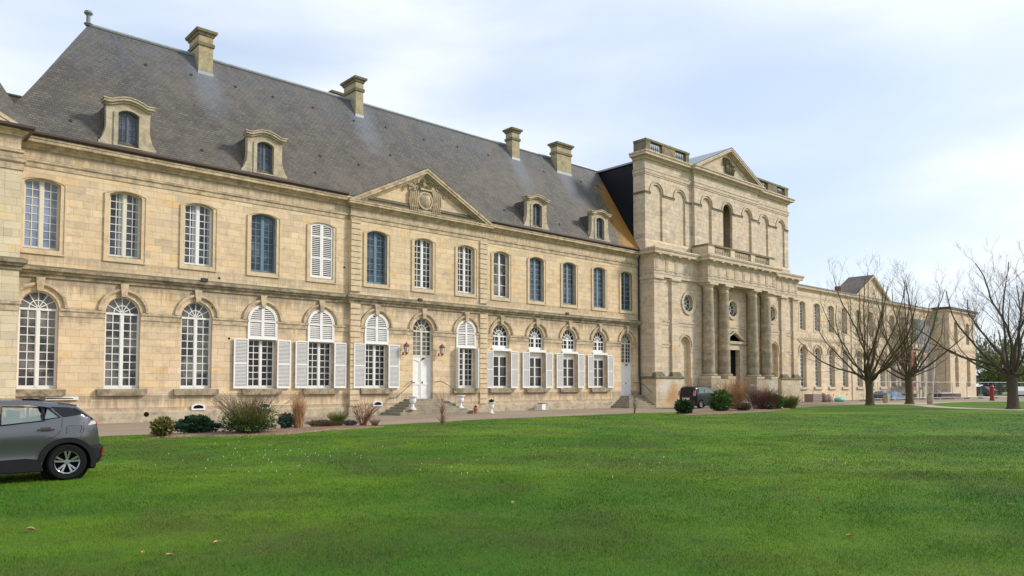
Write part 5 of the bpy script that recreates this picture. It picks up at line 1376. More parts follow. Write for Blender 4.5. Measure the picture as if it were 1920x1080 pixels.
T1_ = bare_tree('bare spreading tree with dark trunk nearest the church front, on the lawn edge', (62.3, -10.05, 0), 11.6, 2.0, .30, 6.6, 3, BK, TW, 'bare trees on the lawn', 18, lobes=[12, 66, 34, 52, 24, 70], density=.62)
T2_ = bare_tree('bare tree between two stone bollards, in front of the scaffolding', (69.4, -10.5, 0), 11.4, 2.2, .30, 6.4, 9, BK, TW, 'bare trees on the lawn', 18, lobes=[12, 66, 34, 52, 24, 70], density=.62)
T3_ = bare_tree('tall bare tree with thick trunk and long low branches at the right edge', (59.6, -20.7, 0), 11.8, 2.2, .34, 6.6, 21, BK2, TW2, 'bare trees on the lawn', 15, lobes=[10, 74, 28, 66, 45], density=.7)
# leafless trees behind the far wing
for i, (x, y, h, s) in enumerate([(84, 22, 14.5, 31), (93, 26, 16.5, 32), (101, 22, 15.5, 33), (112, 24, 15.5, 34), (124, 22, 15, 35)]):
    lab = ['bare treetop behind the roof nearest the church front', 'bare treetop rising just behind the far wing pediment', 'bare treetop behind the roof right of the far wing pediment', 'bare treetop behind the end pavilion roof', 'bare tree standing right of the end pavilion'][i]
    bare_tree(lab, (x, y, 0), h, 4, .3, 6.5, s, BK2, TW2, 'bare trees behind the far wing', 8, density=.45, twig=.016)
# plants -------------------------------------------------------
def leafmat(name, c, c2, rough=.55):
    m = NT(name); P = m.pos(); w = m.n('TexWhiteNoise', noise_dimensions='3D'); m.l(m.n('NewGeometry').outputs['Random Per Island'], w.inputs['Vector'])
    col = m.mix(w.outputs['Value'], c, c2); m.set(col, rough, spec=.3); return m.mat
L_DARK = leafmat('dark_leaf', (0.018, 0.045, 0.016), (0.05, 0.10, 0.03)); L_MID = leafmat('green_leaf', (0.045, 0.12, 0.02), (0.12, 0.24, 0.04))
L_BLUE = leafmat('bluish_leaf', (0.022, 0.06, 0.035), (0.06, 0.13, 0.08)); L_YEL = leafmat('yellow_green_leaf', (0.08, 0.11, 0.02), (0.20, 0.22, 0.05))
L_STRAW = leafmat('straw', (0.28, 0.13, 0.05), (0.50, 0.30, 0.15)); L_RED = leafmat('red_stem', (0.16, 0.055, 0.035), (0.30, 0.12, 0.07)); L_BROWN = leafmat('brown_stem', (0.09, 0.055, 0.03), (0.20, 0.13, 0.07))
L_GOLD = leafmat('golden_leaf', (0.10, 0.10, 0.02), (0.22, 0.17, 0.04)); L_FLOW = leafmat('white_flower', (.7, .7, .6), (.85, .85, .75))
def leaves(rx, ry, h, n, size, seed, shape=1.0, low=0.0, long=2.0):
    rd = random.Random(seed); mb = MB()
    for _ in range(n):
        while True:
            p = Vector((rd.uniform(-1, 1), rd.uniform(-1, 1), rd.uniform(-1, 1)))
            if .3 < p.length < .86 + .20 * math.sin(5 * p.x + 4 * p.y + seed) * math.sin(6 * p.z + seed * 2) + .10 * math.sin(13 * p.x + 11 * p.z): break
        q = Vector((p.x * rx, p.y * ry, low + h * .5 + p.z * h * .5))
        if q.z < .02: q.z = rd.uniform(.02, .15)
        d = (Vector(p) + Vector((rd.gauss(0, .5), rd.gauss(0, .5), rd.gauss(.3, .5)))).normalized()
        s_ = d.cross(Vector((rd.gauss(0, 1), rd.gauss(0, 1), rd.gauss(0, 1)))).normalized()
        a = size * rd.uniform(.6, 1.3)
        mb.add([q - d * a * long * .5, q + s_ * a * .5, q + d * a * long * .5, q - s_ * a * .5], [(0, 1, 2, 3)])
    return mb
def stems(n, h, spread, r, seed, base=.1, curve=.25, kids=2):
    rd = random.Random(seed); mb = MB()
    for _ in range(n):
        a = rd.uniform(0, 6.28); b = rd.uniform(0, base); t = rd.uniform(0, 1) ** .7 * spread; H_ = h * rd.uniform(.6, 1.05)
        p0 = Vector((b * math.cos(a), b * math.sin(a), 0)); 
        pts = [p0 + Vector((math.cos(a) * t * H_ * k_ ** 1.3, math.sin(a) * t * H_ * k_ ** 1.3, H_ * k_ * (1 - .25 * t * k_))) + Vector((rd.gauss(0, .02), rd.gauss(0, .02), 0)) * h for k_ in (0, .25, .5, .75, 1)]
        mb.tube(pts, [r, r * .85, r * .7, r * .5, r * .3], 3, cap=False)
        for _k in range(kids):
            i = rd.randint(1, 3); q = pts[i]; d = (pts[i + 1] - pts[i]).normalized() + Vector((rd.gauss(0, .45), rd.gauss(0, .45), rd.gauss(.1, .2)))
            mb.tube([q, q + d * h * .15, q + d * h * rd.uniform(.2, .34)], [r * .6, r * .4, r * .22], 3, cap=False)
    return mb
def plant(name, cat, label, loc, parts, group=None):
    t = empty(name, loc, label, cat, group)
    for nm, mb, mt in parts: mb.build(nm, mt, t, fix=False)
    return t
GF = 'plants in the flower beds'
plant('round_shrub', 'shrub', 'small round clipped green shrub at the left end of the wood chip bed', (7.45, -11.40, 0.02), [('foliage', leaves(.36, .36, .62, 2600, .035, 1, long=3), L_GOLD), ('inner_foliage', leaves(.30, .30, .5, 900, .045, 2), L_DARK)], GF)
plant('shrub', 'shrub', 'low dark bluish green shrub between the round shrub and the big twiggy bush', (8.72, -10.60, 0.05), [('foliage', leaves(.58, .45, .60, 2600, .05, 3, long=2.2), L_DARK), ('side_foliage', leaves(1.0, .4, .38, 1500, .05, 4, long=3), L_BLUE)], GF)
plant('twiggy_bush', 'bush', 'large twiggy bush with sparse yellow green leaves, biggest plant in the bed', (10.07, -11.70, 0.04), [('stems', stems(130, 1.40, .80, .008, 5, .35, kids=6), L_BROWN), ('green_stems', stems(90, 1.15, .85, .007, 51, .35, kids=5), L_YEL), ('leaves', leaves(1.05, .8, .95, 2300, .036, 6), L_YEL), ('low_leaves', leaves(.95, .7, .5, 1500, .045, 7), L_DARK)], GF)
plant('dark_plant', 'plant', 'small dark green leafy plant between the twiggy bush and the straw grass', (12.04, -10.20, .03), [('foliage', leaves(.28, .28, .6, 900, .05, 8, long=3), L_BLUE)], GF)
plant('dry_grass', 'grass clump', 'tall narrow clump of orange straw grass standing in the bed', (12.43, -10.40, .04), [('stalks', stems(260, 1.0, .14, .007, 9, .17, kids=0), L_STRAW), ('plumes', stems(60, 1.52, .17, .006, 10, .16, kids=4), L_STRAW)], GF)
plant('heather_clump', 'plant', 'low dark brown heather clump in the bed before the fine green tuft', (13.77, -9.75, .04), [('stems', stems(420, .30, 1.4, .006, 12, .5, kids=2), L_BROWN), ('leaves', leaves(.85, .3, .28, 900, .03, 13), L_DARK)], GF)
plant('green_tuft', 'grass clump', 'fine leaved green grass tuft beside the red stemmed bush', (14.33, -9.80, .05), [('blades', stems(520, .62, .75, .006, 14, .15, kids=0), L_YEL)], GF)
plant('red_stem_bush', 'bush', 'leafless bush of thin red stems near the right end of the left bed', (15.25, -10.10, .03), [('stems', stems(60, 1.05, .75, .009, 15, .14, kids=3), L_RED)], GF)
plant('dark_cushion', 'plant', 'small dark cushion plant at the foot of the red stemmed bush', (14.75, -10.00, .03), [('foliage', leaves(.33, .2, .26, 700, .03, 16), leafmat('grey_leaf', (.03, .035, .03), (.09, .10, .10)))], GF)
plant('dry_plant', 'plant', 'small reddish dried plant at the right tip of the left bed', (15.37, -10.80, .03), [('stems', stems(70, .32, .7, .006, 17, .1, kids=3), L_RED)], GF)
plant('sapling', 'sapling', 'thin leafless sapling on the lawn in front of the main steps', (18.55, -10.85, 0), [('stems', stems(7, 1.25, .12, .014, 18, .05, kids=5), L_RED), ('twigs', stems(18, .45, .8, .005, 19, .06, kids=3), L_BROWN)], 'young saplings on the lawn')
plant('sapling', 'sapling', 'thin pale sapling on the lawn edge in front of the side door', (34.2, -8.35, 0), [('stems', stems(5, 1.5, .10, .016, 20, .04, kids=5), L_BROWN), ('twigs', stems(10, .6, .6, .006, 21, .06, kids=3), L_BROWN)], 'young saplings on the lawn')
plant('round_shrub', 'shrub', 'dense dark green round shrub in front of the black car', (35.0, -11.2, .02), [('foliage', leaves(.56, .56, .82, 3000, .07, 22), L_DARK)], GF)
plant('laurel_bush', 'bush', 'bright green leafy bush right of the black car', (39.75, -10.5, .03), [('foliage', leaves(.72, .7, 1.3, 2700, .10, 23), L_MID), ('low_foliage', leaves(.85, .7, .8, 700, .09, 24), L_DARK), ('stems', stems(60, 1.35, .5, .012, 61, .4, kids=4), L_BROWN)], GF)
plant('orange_shrub', 'bush', 'leafless orange brown shrub rising behind the bright green bush', (44.47, -8.60, .03), [('stems', stems(170, 2.1, .42, .010, 25, .5, kids=5), L_STRAW)], GF)
plant('dark_red_bush', 'bush', 'wide dark reddish brown twiggy bush in front of the church door', (44.98, -10.40, .03), [('stems', stems(330, 1.55, .62, .008, 26, .75, kids=4), leafmat('purple_stem', (.07, .03, .025), (.17, .075, .055)))], GF)
plant('dark_cushion', 'plant', 'low dark bush left of the wide reddish brown bush', (41.49, -11.00, .03), [('foliage', leaves(.75, .4, .55, 1500, .05, 27), L_BROWN), ('inner', leaves(.7, .4, .5, 900, .05, 28), L_DARK)], GF)
plant('leafy_plant', 'plant', 'upright green plant with broad leaves right of the reddish bush', (46.20, -10.60, .03), [('foliage', leaves(.42, .42, .95, 1300, .11, 29, long=3), L_MID)], GF)
plant('flowering_plant', 'plant', 'low plant with small white flowers beside the upright green plant', (44.87, -10.80, .03), [('foliage', leaves(.6, .4, .45, 900, .06, 30), L_DARK), ('flowers', leaves(.6, .4, .55, 160, .05, 31, long=1.1), L_FLOW)], GF)
plant('grey_twig_bush', 'bush', 'thin olive grey twiggy bush at the right end of the right bed', (48.94, -10.10, .03), [('stems', stems(360, .95, .75, .010, 32, .4, kids=4), L_YEL)], GF)
plant('ivy_patch', 'plant', 'little weed growing on the ledge beside the fourth column', (61.2, -2.2, 2.2), [('foliage', leaves(.3, .2, .55, 260, .07, 33), L_YEL), ('hanging', leaves(.35, .12, 1.0, 200, .06, 34, low=-.8), L_GOLD)])
# distant willow screen and hedge right of the end pavilion
def clump_tree(label, loc, rx, h, n, seed, mt, size=.30):
    t = empty('tree', loc, label, 'tree', 'leafy trees far behind on the right')
    rd = random.Random(seed); mb = MB()
    for c in range(26):
        a = rd.uniform(0, 6.28); rr = rx * rd.uniform(0, .8); z = h * rd.uniform(.25, .95); rr *= 1 - .5 * (z / h) ** 2
        cc = Vector((rr * math.cos(a), rr * math.sin(a), z)); cr = rd.uniform(.25, .5) * rx * .8
        for _ in range(n // 26):
            d = Vector((rd.gauss(0, 1), rd.gauss(0, 1), rd.gauss(0, .9))).normalized() * cr * rd.uniform(.5, 1.0)
            q = cc + d; q.z = max(.1, q.z); u = Vector((rd.gauss(0, .4), rd.gauss(0, .4), -1)).normalized(); s_ = u.cross(d).normalized(); k_ = size * rd.uniform(.5, 1.3)
            mb.add([q - u * k_, q + s_ * k_ * .3, q + u * k_, q - s_ * k_ * .3], [(0, 1, 2, 3)])
    mb.build('crown', mt, t, fix=False); MB().tube([(0, 0, -.1), (0, 0, h * .5)], [.35, .2], 8).build('trunk', BK2, t)
clump_tree('olive yellow willow just right of the end pavilion', (147, 20, 0), 8, 10.0, 7000, 41, L_GOLD)
clump_tree('olive green tree behind the site cabins', (150, 4, 0), 8, 8.5, 6000, 42, L_YEL)
clump_tree('dark evergreen tree behind the red post', (160, -12, 0), 7, 7.5, 5000, 43, L_DARK)
clump_tree('olive tree at the right edge behind the thick trunk', (158, -32, 0), 8, 7, 5000, 44, L_GOLD)
mb = leaves(26, 8, 6.5, 9000, .6, 50, long=2.2)
o = mb.build('treeline', L_DARK, fix=False); o.location = (230, 20, 0); tag(o, 'dark distant line of trees on the horizon', kind='stuff')
# fallen leaves on the grass
LF = plain('dry_leaf', (0.42, 0.25, 0.12), .7, var=.4, scale=30)
def leaf_mb(s_, curl):
    mb = MB(); mb.add([(-s_, 0, .012), (-s_ * .3, s_ * .55, .022 + curl), (s_ * .5, s_ * .4, .018 + curl), (s_ * 1.1, 0, .03), (s_ * .4, -s_ * .45, .02 + curl * 1.4), (-s_ * .4, -s_ * .5, .018 + curl), (0, 0, .006)], [(0, 1, 6), (1, 2, 6), (2, 3, 6), (3, 4, 6), (4, 5, 6), (5, 0, 6)]); return mb
def gpt(px, py):   # point on the lawn seen at a photo pixel, for laying out leaves
    f = 1400.0; u = (px - 960) / f; v = -(py - 118 - 540) / f; cp, sp_ = math.cos(R(2.6565)), math.sin(R(2.6565)); yw = R(42.0703)
    F_ = Vector((math.sin(yw) * cp, math.cos(yw) * cp, sp_)); R_ = Vector((math.cos(yw), -math.sin(yw), 0)); U_ = R_.cross(F_); d = F_ + R_ * u + U_ * v
    t = -1.6 / d.z; return (d.x * t, -35.689 + d.y * t)
for i, (px, py, s_, lab) in enumerate([(407, 1021, .055, 'curled orange dry leaf on the grass near the bottom, left of centre'), (268, 1042, .04, 'small pale dry leaf on the grass near the bottom left'), (58, 998, .06, 'long pale dry leaf lying below the grey car'), (173, 917, .05, 'pale dry leaf on the grass just behind the grey car wheel'), (1593, 1010, .06, 'large curled pale brown leaf on the grass at lower right'), (962, 947, .04, 'brown dry leaf on the open lawn near the middle'), (1895, 950, .05, 'pale tan leaf on the lawn near the right edge'), (318, 1047, .045, 'flat tan leaf right of the small pale one near the bottom'), (1536, 938, .05, 'dark brown leaf on the lawn right of the middle'), (487, 1040, .03, 'tiny reddish leaf on the grass near the bottom')]):
    x, y = gpt(px, py); o = leaf_mb(s_ * .8, .004 + .008 * (i % 3)).build('fallen_leaf', LF, fix=False); o.location = (x, y, .012); o.rotation_euler = (0, 0, i * 1.3)
    tag(o, lab, 'leaf', 'fallen leaves on the lawn')
# ================================================================ SMALL THINGS
def lantern(x, y, label):
    t = empty('wall_lantern', (x, y, 3.45), label, 'lantern', 'lanterns beside the main door')
    MB().lathe([(.07, 0), (.12, .02), (.145, .34), (.12, .36)], n=6).build('glass', plain('lantern_glass', (.55, .5, .42), .2), t)
    mb = MB(); mb.lathe([(.03, -.12), (.05, -.08), (.11, -.02), (.08, .0)], n=6); mb.lathe([(.17, .35), (.19, .37), (.11, .50), (.04, .55), (.02, .62)], n=8)
    for k in range(6):
        a = k * math.pi / 3; mb.tube([(.122 * math.cos(a), .122 * math.sin(a), 0), (.147 * math.cos(a), .147 * math.sin(a), .35)], .010, 4)
    mb.build('frame', M['rustmetal'], t)
    MB().tube([(0, 0, -.1), (0, .10, -.14), (0, .30, -.05)], .012, 6).box(-.03, .03, .28, .33, -.1, .05).build('bracket', M['rustmetal'], t)
    return t
lantern(23.76, AY - .32, 'red brown wall lantern left of the main door'); lantern(26.25, AY - .32, 'red brown wall lantern right of the main door')
URN = [(.17, 0), (.18, .05), (.10, .09), (.075, .16), (.09, .20), (.06, .26), (.10, .31), (.17, .37), (.20, .48), (.19, .60), (.26, .70), (.29, .73), (.28, .76), (.22, .76)]
def urn(loc, label, s=1.0, plantd=False):
    t = empty('urn', loc, label, 'urn', 'white urns by the main steps', scale=s)
    place(('urnfoot',), 'foot', lambda: MB().lathe(URN[:6], n=16).box(-.17, .17, -.17, .17, -.03, .001), M['shutter'], t); place(('urnbowl',), 'bowl', lambda: MB().lathe(URN[5:] + [(.2, .68)], n=20), M['shutter'], t)
    if plantd: leaves(.2, .2, .3, 200, .06, 66, low=.70).build('plant', L_DARK, t, fix=False)
urn((23.5, -1.52, .31), 'white stone urn on the left side of the main steps', .95); urn((27.05, -1.25, .31), 'white stone urn on the right side of the main steps', .95)
urn((28.6, -2.2, 0), 'white planted urn on the gravel right of the steps', .8, True)
t = empty('flower_pot', (27.75, -1.75, 0), 'terracotta pot and saucer on the lowest step at right', 'flower pot')
MB().lathe([(.09, 0), (.13, .22), (.15, .22), (.15, .27), (.11, .27)], n=14).build('pot', M['terracotta'], t)
MB().lathe([(.08, .0), (.15, .02), (.16, .05)], (-.3, .05, .0), n=14).build('saucer', M['terracotta'], t)
leaves(.1, .1, .2, 60, .05, 67, low=.25).build('plant', L_RED, t, fix=False)
t = empty('waste_box', (34.35, -.55, 0), 'small white box standing against the wall', 'box')
MB().box(-.17, .17, -.2, .2, .02, .42).build('body', M['shutter'], t); MB().box(-.19, .19, -.22, .22, .42, .46).build('lid', M['iron'], t)
for (x, y, lab) in ((72.3, -7.4, 'worn stone bollard between the two lawn trees'), (69.6, -12.1, 'worn stone bollard right of the second lawn tree')):
    o = MB().lathe([(.26, -.1), (.27, .2), (.25, .75), (.20, .92), (.08, 1.0)], n=12).build('bollard', M['column'], loc=(x, y, 0)); tag(o, lab, 'bollard', 'stone bollards'); smooth_by_angle(o, 50)
    o.scale = (.95, .95, .92)
RED = plain('red_paint', (0.30, 0.012, 0.012), .4)
t = empty('red_post', (91.7, -10.7, 0), 'red hydrant post on the gravel right of the end pavilion', 'post')
MB().lathe([(.20, 0), (.20, 1.35), (.24, 1.36), (.24, 1.48), (.14, 1.60)], n=12).build('body', RED, t); MB().lathe([(.26, 0), (.26, .1)], n=12).build('foot', M['iron'], t)
# building site: fence, scaffold, materials
FM = plain('galvanised', (.33, .35, .36), .5, metal=.4)
def fence_panel(x, y, rz, lab, w=3.2):
    t = empty('site_fence_panel', (x, y, 0), lab, 'fence', 'mesh fence panels round the works', rz=rz)
    def fr():
        mb = MB()
        for p in ([(0, 0, .15), (0, 0, 2.0)], [(w, 0, .15), (w, 0, 2.0)], [(0, 0, 2.0), (w, 0, 2.0)], [(0, 0, .2), (w, 0, .2)]): mb.tube(p, .022, 6)
        return mb
    def ms():
        mb = MB()
        for k in range(1, 16): mb.tube([(w * k / 16, 0, .2), (w * k / 16, 0, 2.0)], .003, 3, cap=False)
        for k in range(1, 7): mb.tube([(0, 0, .2 + 1.8 * k / 7), (w, 0, .2 + 1.8 * k / 7)], .004, 3, cap=False)
        return mb
    place(('fpfr', w), 'frame', fr, FM, t); place(('fpms', w), 'mesh', ms, FM, t)
    place(('fpft',), 'foot', lambda: MB().box(-.12, .12, -.35, .35, 0, .14), plain('concrete', (.35, .34, .32), .9), t)
seq = [(79.5, -2.3), (82.7, -2.5), (85.9, -2.7), (89.1, -3.1), (92.3, -3.6), (95.5, -4.1), (98.7, -4.7), (101.9, -5.3), (105.0, -5.9), (108.1, -6.7), (111.2, -7.7), (114.2, -9.0), (117.2, -10.3), (120.2, -11.8), (123.0, -13.4), (125.8, -15.2), (128.5, -17.1), (131.2, -19.1)]
words = ['under the far wing pilaster', 'behind the first lawn tree', 'beside the covered stack', 'right of the covered stack', 'before the ninth far window', 'behind the second lawn tree', 'in front of the scaffold tower', 'before the sloping props', 'in front of the plank stack', 'before the pavilion corner', 'before the first pavilion window', 'before the second pavilion window', 'at the right pavilion corner', 'just right of the pavilion', 'left of the red post', 'in front of the site cabin', 'right of the site cabin', 'last one, behind the thick tree trunk']
for i, (x, y) in enumerate(seq[:-1]):
    x2, y2 = seq[i + 1]; fence_panel(x, y, math.atan2(y2 - y, x2 - x), 'grey mesh site fence panel ' + words[i])
t = empty('scaffold', (0, 0, 0), 'metal scaffold tower with grey sheets and sloping props against the far wing', 'scaffold')
mb = MB()
for x in (93.6, 95.8, 98.0, 100.2):
    for y in (-.5, -1.7): mb.tube([(x, y, 0), (x, y, 9.5 if x > 95 else 6)], .05, 6)
for z in (2, 4, 6, 8):
    for y in (-.5, -1.7): mb.tube([(93.4, y, z), (100.4, y, z)], .05, 6)
    for x in (93.6, 95.8, 98.0, 100.2): mb.tube([(x, -.3, z), (x, -1.9, z)], .05, 6)
mb.build('tubes', FM, t)
for z in (2.05, 4.05, 6.05): MB().box(93.6, 100.2, -1.7, -.5, z, z + .07).build('deck', plain('scaffold_boards', (.22, .17, .12), .9), t)
PS = plain('scaffold_sheet', (.17, .185, .19), .8, var=.35, scale=1.5)
MB().box(95.7, 98.2, -1.82, -1.76, 6.6, 9.6).build('sheet', PS, t)
MB().box(98.6, 100.4, -1.84, -1.78, 5.6, 9.0).build('sheet', PS, t)
mb = MB()
for (a, b) in (((101.5, -.6, 0.2), (103.2, -.6, 5.6)), ((102.6, -1.2, .2), (104.4, -1.0, 5.2)), ((104.6, -1.5, 1.0), (103.3, -1.5, 2.8)), ((103.4, -1.5, 1.0), (105.8, -1.5, .3))): mb.tube([a, b], .07, 6)
mb.build('prop', plain('pale_prop', (.55, .56, .56), .5), t)
MB().box(94.0, 94.5, -1.9, -1.8, .3, 6.2).build('ladder', plain('ladder_red', (.25, .05, .03), .7), t)
t = empty('covered_stack', (87.2, -1.9, 0), 'long stack of site material under a blue grey sheet by the far wall', 'stack')
mb = MB(); n = 12; vs = []; fs = []
for i in range(n + 1):
    for j, (y, z) in enumerate(((-.8, 0), (-.75, .75), (-.3, 1.05), (.4, 1.0), (.8, .7), (.85, 0))):
        vs.append((-3.0 + 6.0 * i / n, y + rnd.uniform(-.06, .06), z * (.8 + .2 * math.sin(i)) * (1 if 0 < i < n else .55) + rnd.uniform(-.04, .04) * (z > 0)))
for i in range(n):
    for j in range(5): a = i * 6 + j; fs.append((a, a + 6, a + 7, a + 1))
mb.add(vs, fs); mb.build('sheet', plain('blue_sheet', (.13, .20, .28), .35, var=.25, scale=2), t, fix=False); MB().box(-3.0, -1.2, -.7, .7, .0, .6).build('pallet', M['iron'], t)
t = empty('plank_stack', (99.5, -3.2, 0), 'stack of pale panels and dark beams in front of the scaffold', 'stack')
MB().box(-1.6, 3.6, -.6, .6, .62, .74).build('panel', plain('pale_panel', (.55, .58, .58), .5), t); MB().box(-1.2, 5.8, -.4, .4, 0.0, .60).build('beams', plain('red_beam', (.10, .03, .025), .7), t)
t = empty('dark_box', (93.2, -1.6, 0), 'long low dark crate left of the scaffold tower', 'crate'); MB().box(-2.0, 1.6, -.5, .5, 0, .62).build('body', M['iron'], t); MB().box(-2.05, 1.65, -.55, .55, .62, .70).build('lid', plain('crate_lid', (.25, .25, .26), .6), t)
# sacks and pipe by the wall
def sack(loc, s, mt, lab, name='sack', cat='sack', grp='sacks by the far wing'):
    rd = random.Random(int(loc[0] * 10)); mb = MB(); prof = [(.02, 0), (.42, .0), (.50, .16), (.47, .36), (.34, .5), (.12, .56), (.02, .56)]
    mb.lathe(prof, n=14); mb.v = [(x * s[0] * (1 + rd.uniform(-.1, .1)), y * s[1] * (1 + rd.uniform(-.1, .1)), z * s[2] * (1 + rd.uniform(-.08, .08))) for x, y, z in mb.v]
    o = mb.build(name, mt, loc=loc, smooth=True); tag(o, lab, cat, grp)
t = empty('timber_box', (70.6, -1.3, 0), 'mauve grey wooden bin lying against the far wing wall', 'box')
MB().box(-1.0, .8, -.45, .45, .05, .78).build('body', plain('mauve_board', (.25, .19, .18), .8), t); mb = MB()
for z in (.25, .45, .65): mb.box(-1.03, .83, -.48, -.455, z - .03, z + .03)
mb.build('slats', plain('mauve_slat', (.33, .26, .24), .8), t)
sack((72.1, -1.6, 0), (.8, .7, 1.5), plain('brown_sack', (.22, .16, .10), .9, var=.4), 'tall dark brown sack beside the mauve bin'); sack((73.0, -1.7, 0), (.9, .8, 1.3), plain('tan_sack', (.40, .31, .21), .9, var=.3), 'tan sack between the brown sack and the turquoise one')
sack((74.9, -1.9, 0), (1.5, .9, .75), plain('turquoise_sheet', (.09, .42, .36), .5, var=.25), 'crumpled turquoise bag on the gravel by the wall'); sack((74.0, -1.2, 0), (.8, .6, 1.2), plain('white_sack', (.6, .58, .52), .9), 'pale sack just behind the turquoise bag')
t = empty('barrier_rail', (69.0, -.9, 0), 'thin grey handrail on the wall right of the church front', 'railing'); MB().tube([(.1, 0, 0), (.1, 0, 1.5), (2.3, 0, 1.05), (2.3, 0, 0)], .03, 6).build('tube', FM, t)
sgn = empty('green_sign', (0, 0, 0), 'small green emergency lamp hanging high by the far pavilion corner', 'lamp')
MB().box(105.0, 105.9, -1.0, -.9, 9.9, 10.5).build('housing', plain('green_box', (.02, .25, .15), .5), sgn); MB().tube([(105.4, -.95, 10.2), (105.4, 0, 10.4)], .03, 6).build('bracket', M['iron'], sgn)
# site cabins and parked vehicles far on the right
CW = plain('cabin_panel', (.55, .58, .60), .5, var=.1, scale=.5)
def cabin(loc, w, d, h, lab, col=CW, rz=-.5):
    t = empty('site_cabin', loc, lab, 'cabin', rz=rz); MB().box(-w / 2, w / 2, -d / 2, d / 2, .2, h).build('body', col, t); MB().box(-w / 2 - .15, w / 2 + .15, -d / 2 - .15, d / 2 + .15, h, h + .15).build('roof', M['zinc'], t)
    for k in range(3): x = -w / 2 + w * (k + .5) / 3; MB().box(x - .5, x + .5, -d / 2 - .03, -d / 2 + .05, 1.0, 2.0).build('window', M['glass'], t)
cabin((134, -10.5, 0), 7, 3, 2.6, 'pale flat roofed site cabin behind the red post'); cabin((150, -22, 0), 6, 3, 2.8, 'grey site cabin seen left of the thick tree trunk', plain('grey_cabin', (.35, .42, .45), .5))
cabin((137.2, -14.4, 0), 1.8, 1.8, 4.2, 'narrow two level blue grey site tower beside the cabin', plain('blue_cabin', (.22, .32, .36), .5))
cabin((156, -37, 0), 8, 3, 2.8, 'blue grey cabin at the right edge of the photo', plain('slate_cabin', (.20, .27, .33), .5))
def far_car(loc, col, lab, rz):
    t = empty('distant_car', loc, lab, 'car', 'distant parked cars', rz=rz)
    MB().prism([(-2.1, .3), (2.1, .3), (2.15, .75), (1.3, .95), (.8, 1.42), (-1.2, 1.45), (-1.9, .98), (-2.15, .85)], -.85, .85, back=True).build('body', plain('paint_' + lab[:5], col, .3), t)
    MB().prism([(-1.75, .98), (1.15, .95), (.72, 1.35), (-1.15, 1.38)], -.87, .87, back=True).build('window', M['glass'], t)
    for x in (-1.3, 1.3): MB().prism(circle(x, .32, .32, 14), -.88, .88, back=True).build('wheel', M['black'], t)
far_car((126, -5.0, 0), (.7, .7, .7), 'white car far behind the right pavilion corner', .4); far_car((143, -17.5, 0), (.75, .75, .75), 'white van shaped car beside the narrow site tower', .2); far_car((131, 1.5, 0), (.02, .02, .03), 'dark car parked beyond the right pavilion corner', 1.2)
# ================================================================ CARS
PAINT = NT('grey_car_paint'); PAINT.set((0.125, 0.127, 0.143), 0.30, 0.75, 0.5); PAINT.b.inputs['Coat Weight'].default_value = 0.8; PAINT.b.inputs['Coat Roughness'].default_value = 0.05; PAINT = PAINT.mat
PAINTB = NT('black_car_paint'); PAINTB.set((0.007, 0.008, 0.013), 0.3, 0.0, 0.35); PAINTB.b.inputs['Coat Weight'].default_value = 0.15; PAINTB = PAINTB.mat
RUB = plain('tyre_rubber', (0.012, 0.012, 0.0125), .85, var=.1, spec=.12); CLAD = plain('grey_plastic', (0.014, 0.0145, 0.016), .75, var=.1, spec=.15)
ALLOY = plain('alloy', (0.45, 0.46, 0.48), .25, metal=.9, var=.05); TAILR = plain('tail_light', (0.35, 0.01, 0.015), .15, var=.05); TAILC = plain('clear_lamp', (0.55, 0.45, 0.43), .1, var=.05)
CG = NT('car_glass'); CG.set((0.30, 0.37, 0.36), 0.04, 0, 0.9); CG.b.inputs['Alpha'].default_value = 0.55; CG = CG.mat
DG = plain('dark_car_glass', (0.010, 0.011, 0.013), .15, var=.1, spec=.35); INT = plain('cabin_trim', (0.05, 0.05, 0.052), .8)
def interp(tab, x):
    if x <= tab[0][0]: return tab[0][1]
    for (a, va), (b, vb) in zip(tab, tab[1:]):
        if x <= b: return va + (vb - va) * (x - a) / (b - a)
    return tab[-1][1]
def smooth_interp(tab, x, e=.04): return (interp(tab, x - e) + 2 * interp(tab, x) + interp(tab, x + e)) / 4
def loft_body(xs, zb, zt, inset, width, nl=16, nt=7):
    mb = MB(); m = 0; vs = []
    for x in xs:
        b, t = zb(x), zt(x); t = max(t, b + .02); sec = []
        for i in range(nl + 1):
            k = i / nl; z = b + (t - b) * k; yy_ = inset(x, z, t)
            sec.append((x, yy_, z))
        y_edge = sec[-1][1]; crown = .035
        top = [(x, y_edge + (width - 2 * y_edge) * j / nt, t + crown * math.sin(math.pi * j / nt) * min(1, (t - b))) for j in range(1, nt)]
        other = [(x_, width - y_, z_) for x_, y_, z_ in sec[::-1]]
        full = sec + top + other; m = len(full); vs += full
    fs = []
    for i in range(len(xs) - 1):
        for j in range(m - 1): fs.append((i * m + j, (i + 1) * m + j, (i + 1) * m + j + 1, i * m + j + 1))
        fs.append((i * m + m - 1, (i + 1) * m + m - 1, (i + 1) * m, i * m))
    fs.append(tuple(range(m))); fs.append(tuple((len(xs) - 1) * m + j for j in range(m - 1, -1, -1)))
    return mb.add(vs, fs)
def bool_cut(o, cutters):
    for c in cutters:
        md = o.modifiers.new('c', 'BOOLEAN'); md.object = c; md.operation = 'DIFFERENCE'; md.solver = 'EXACT'
    dg = bpy.context.evaluated_depsgraph_get(); dg.update()
    me = bpy.data.meshes.new_from_object(o.evaluated_get(dg)); o.modifiers.clear(); o.data = me
    for c in cutters: bpy.data.objects.remove(c)
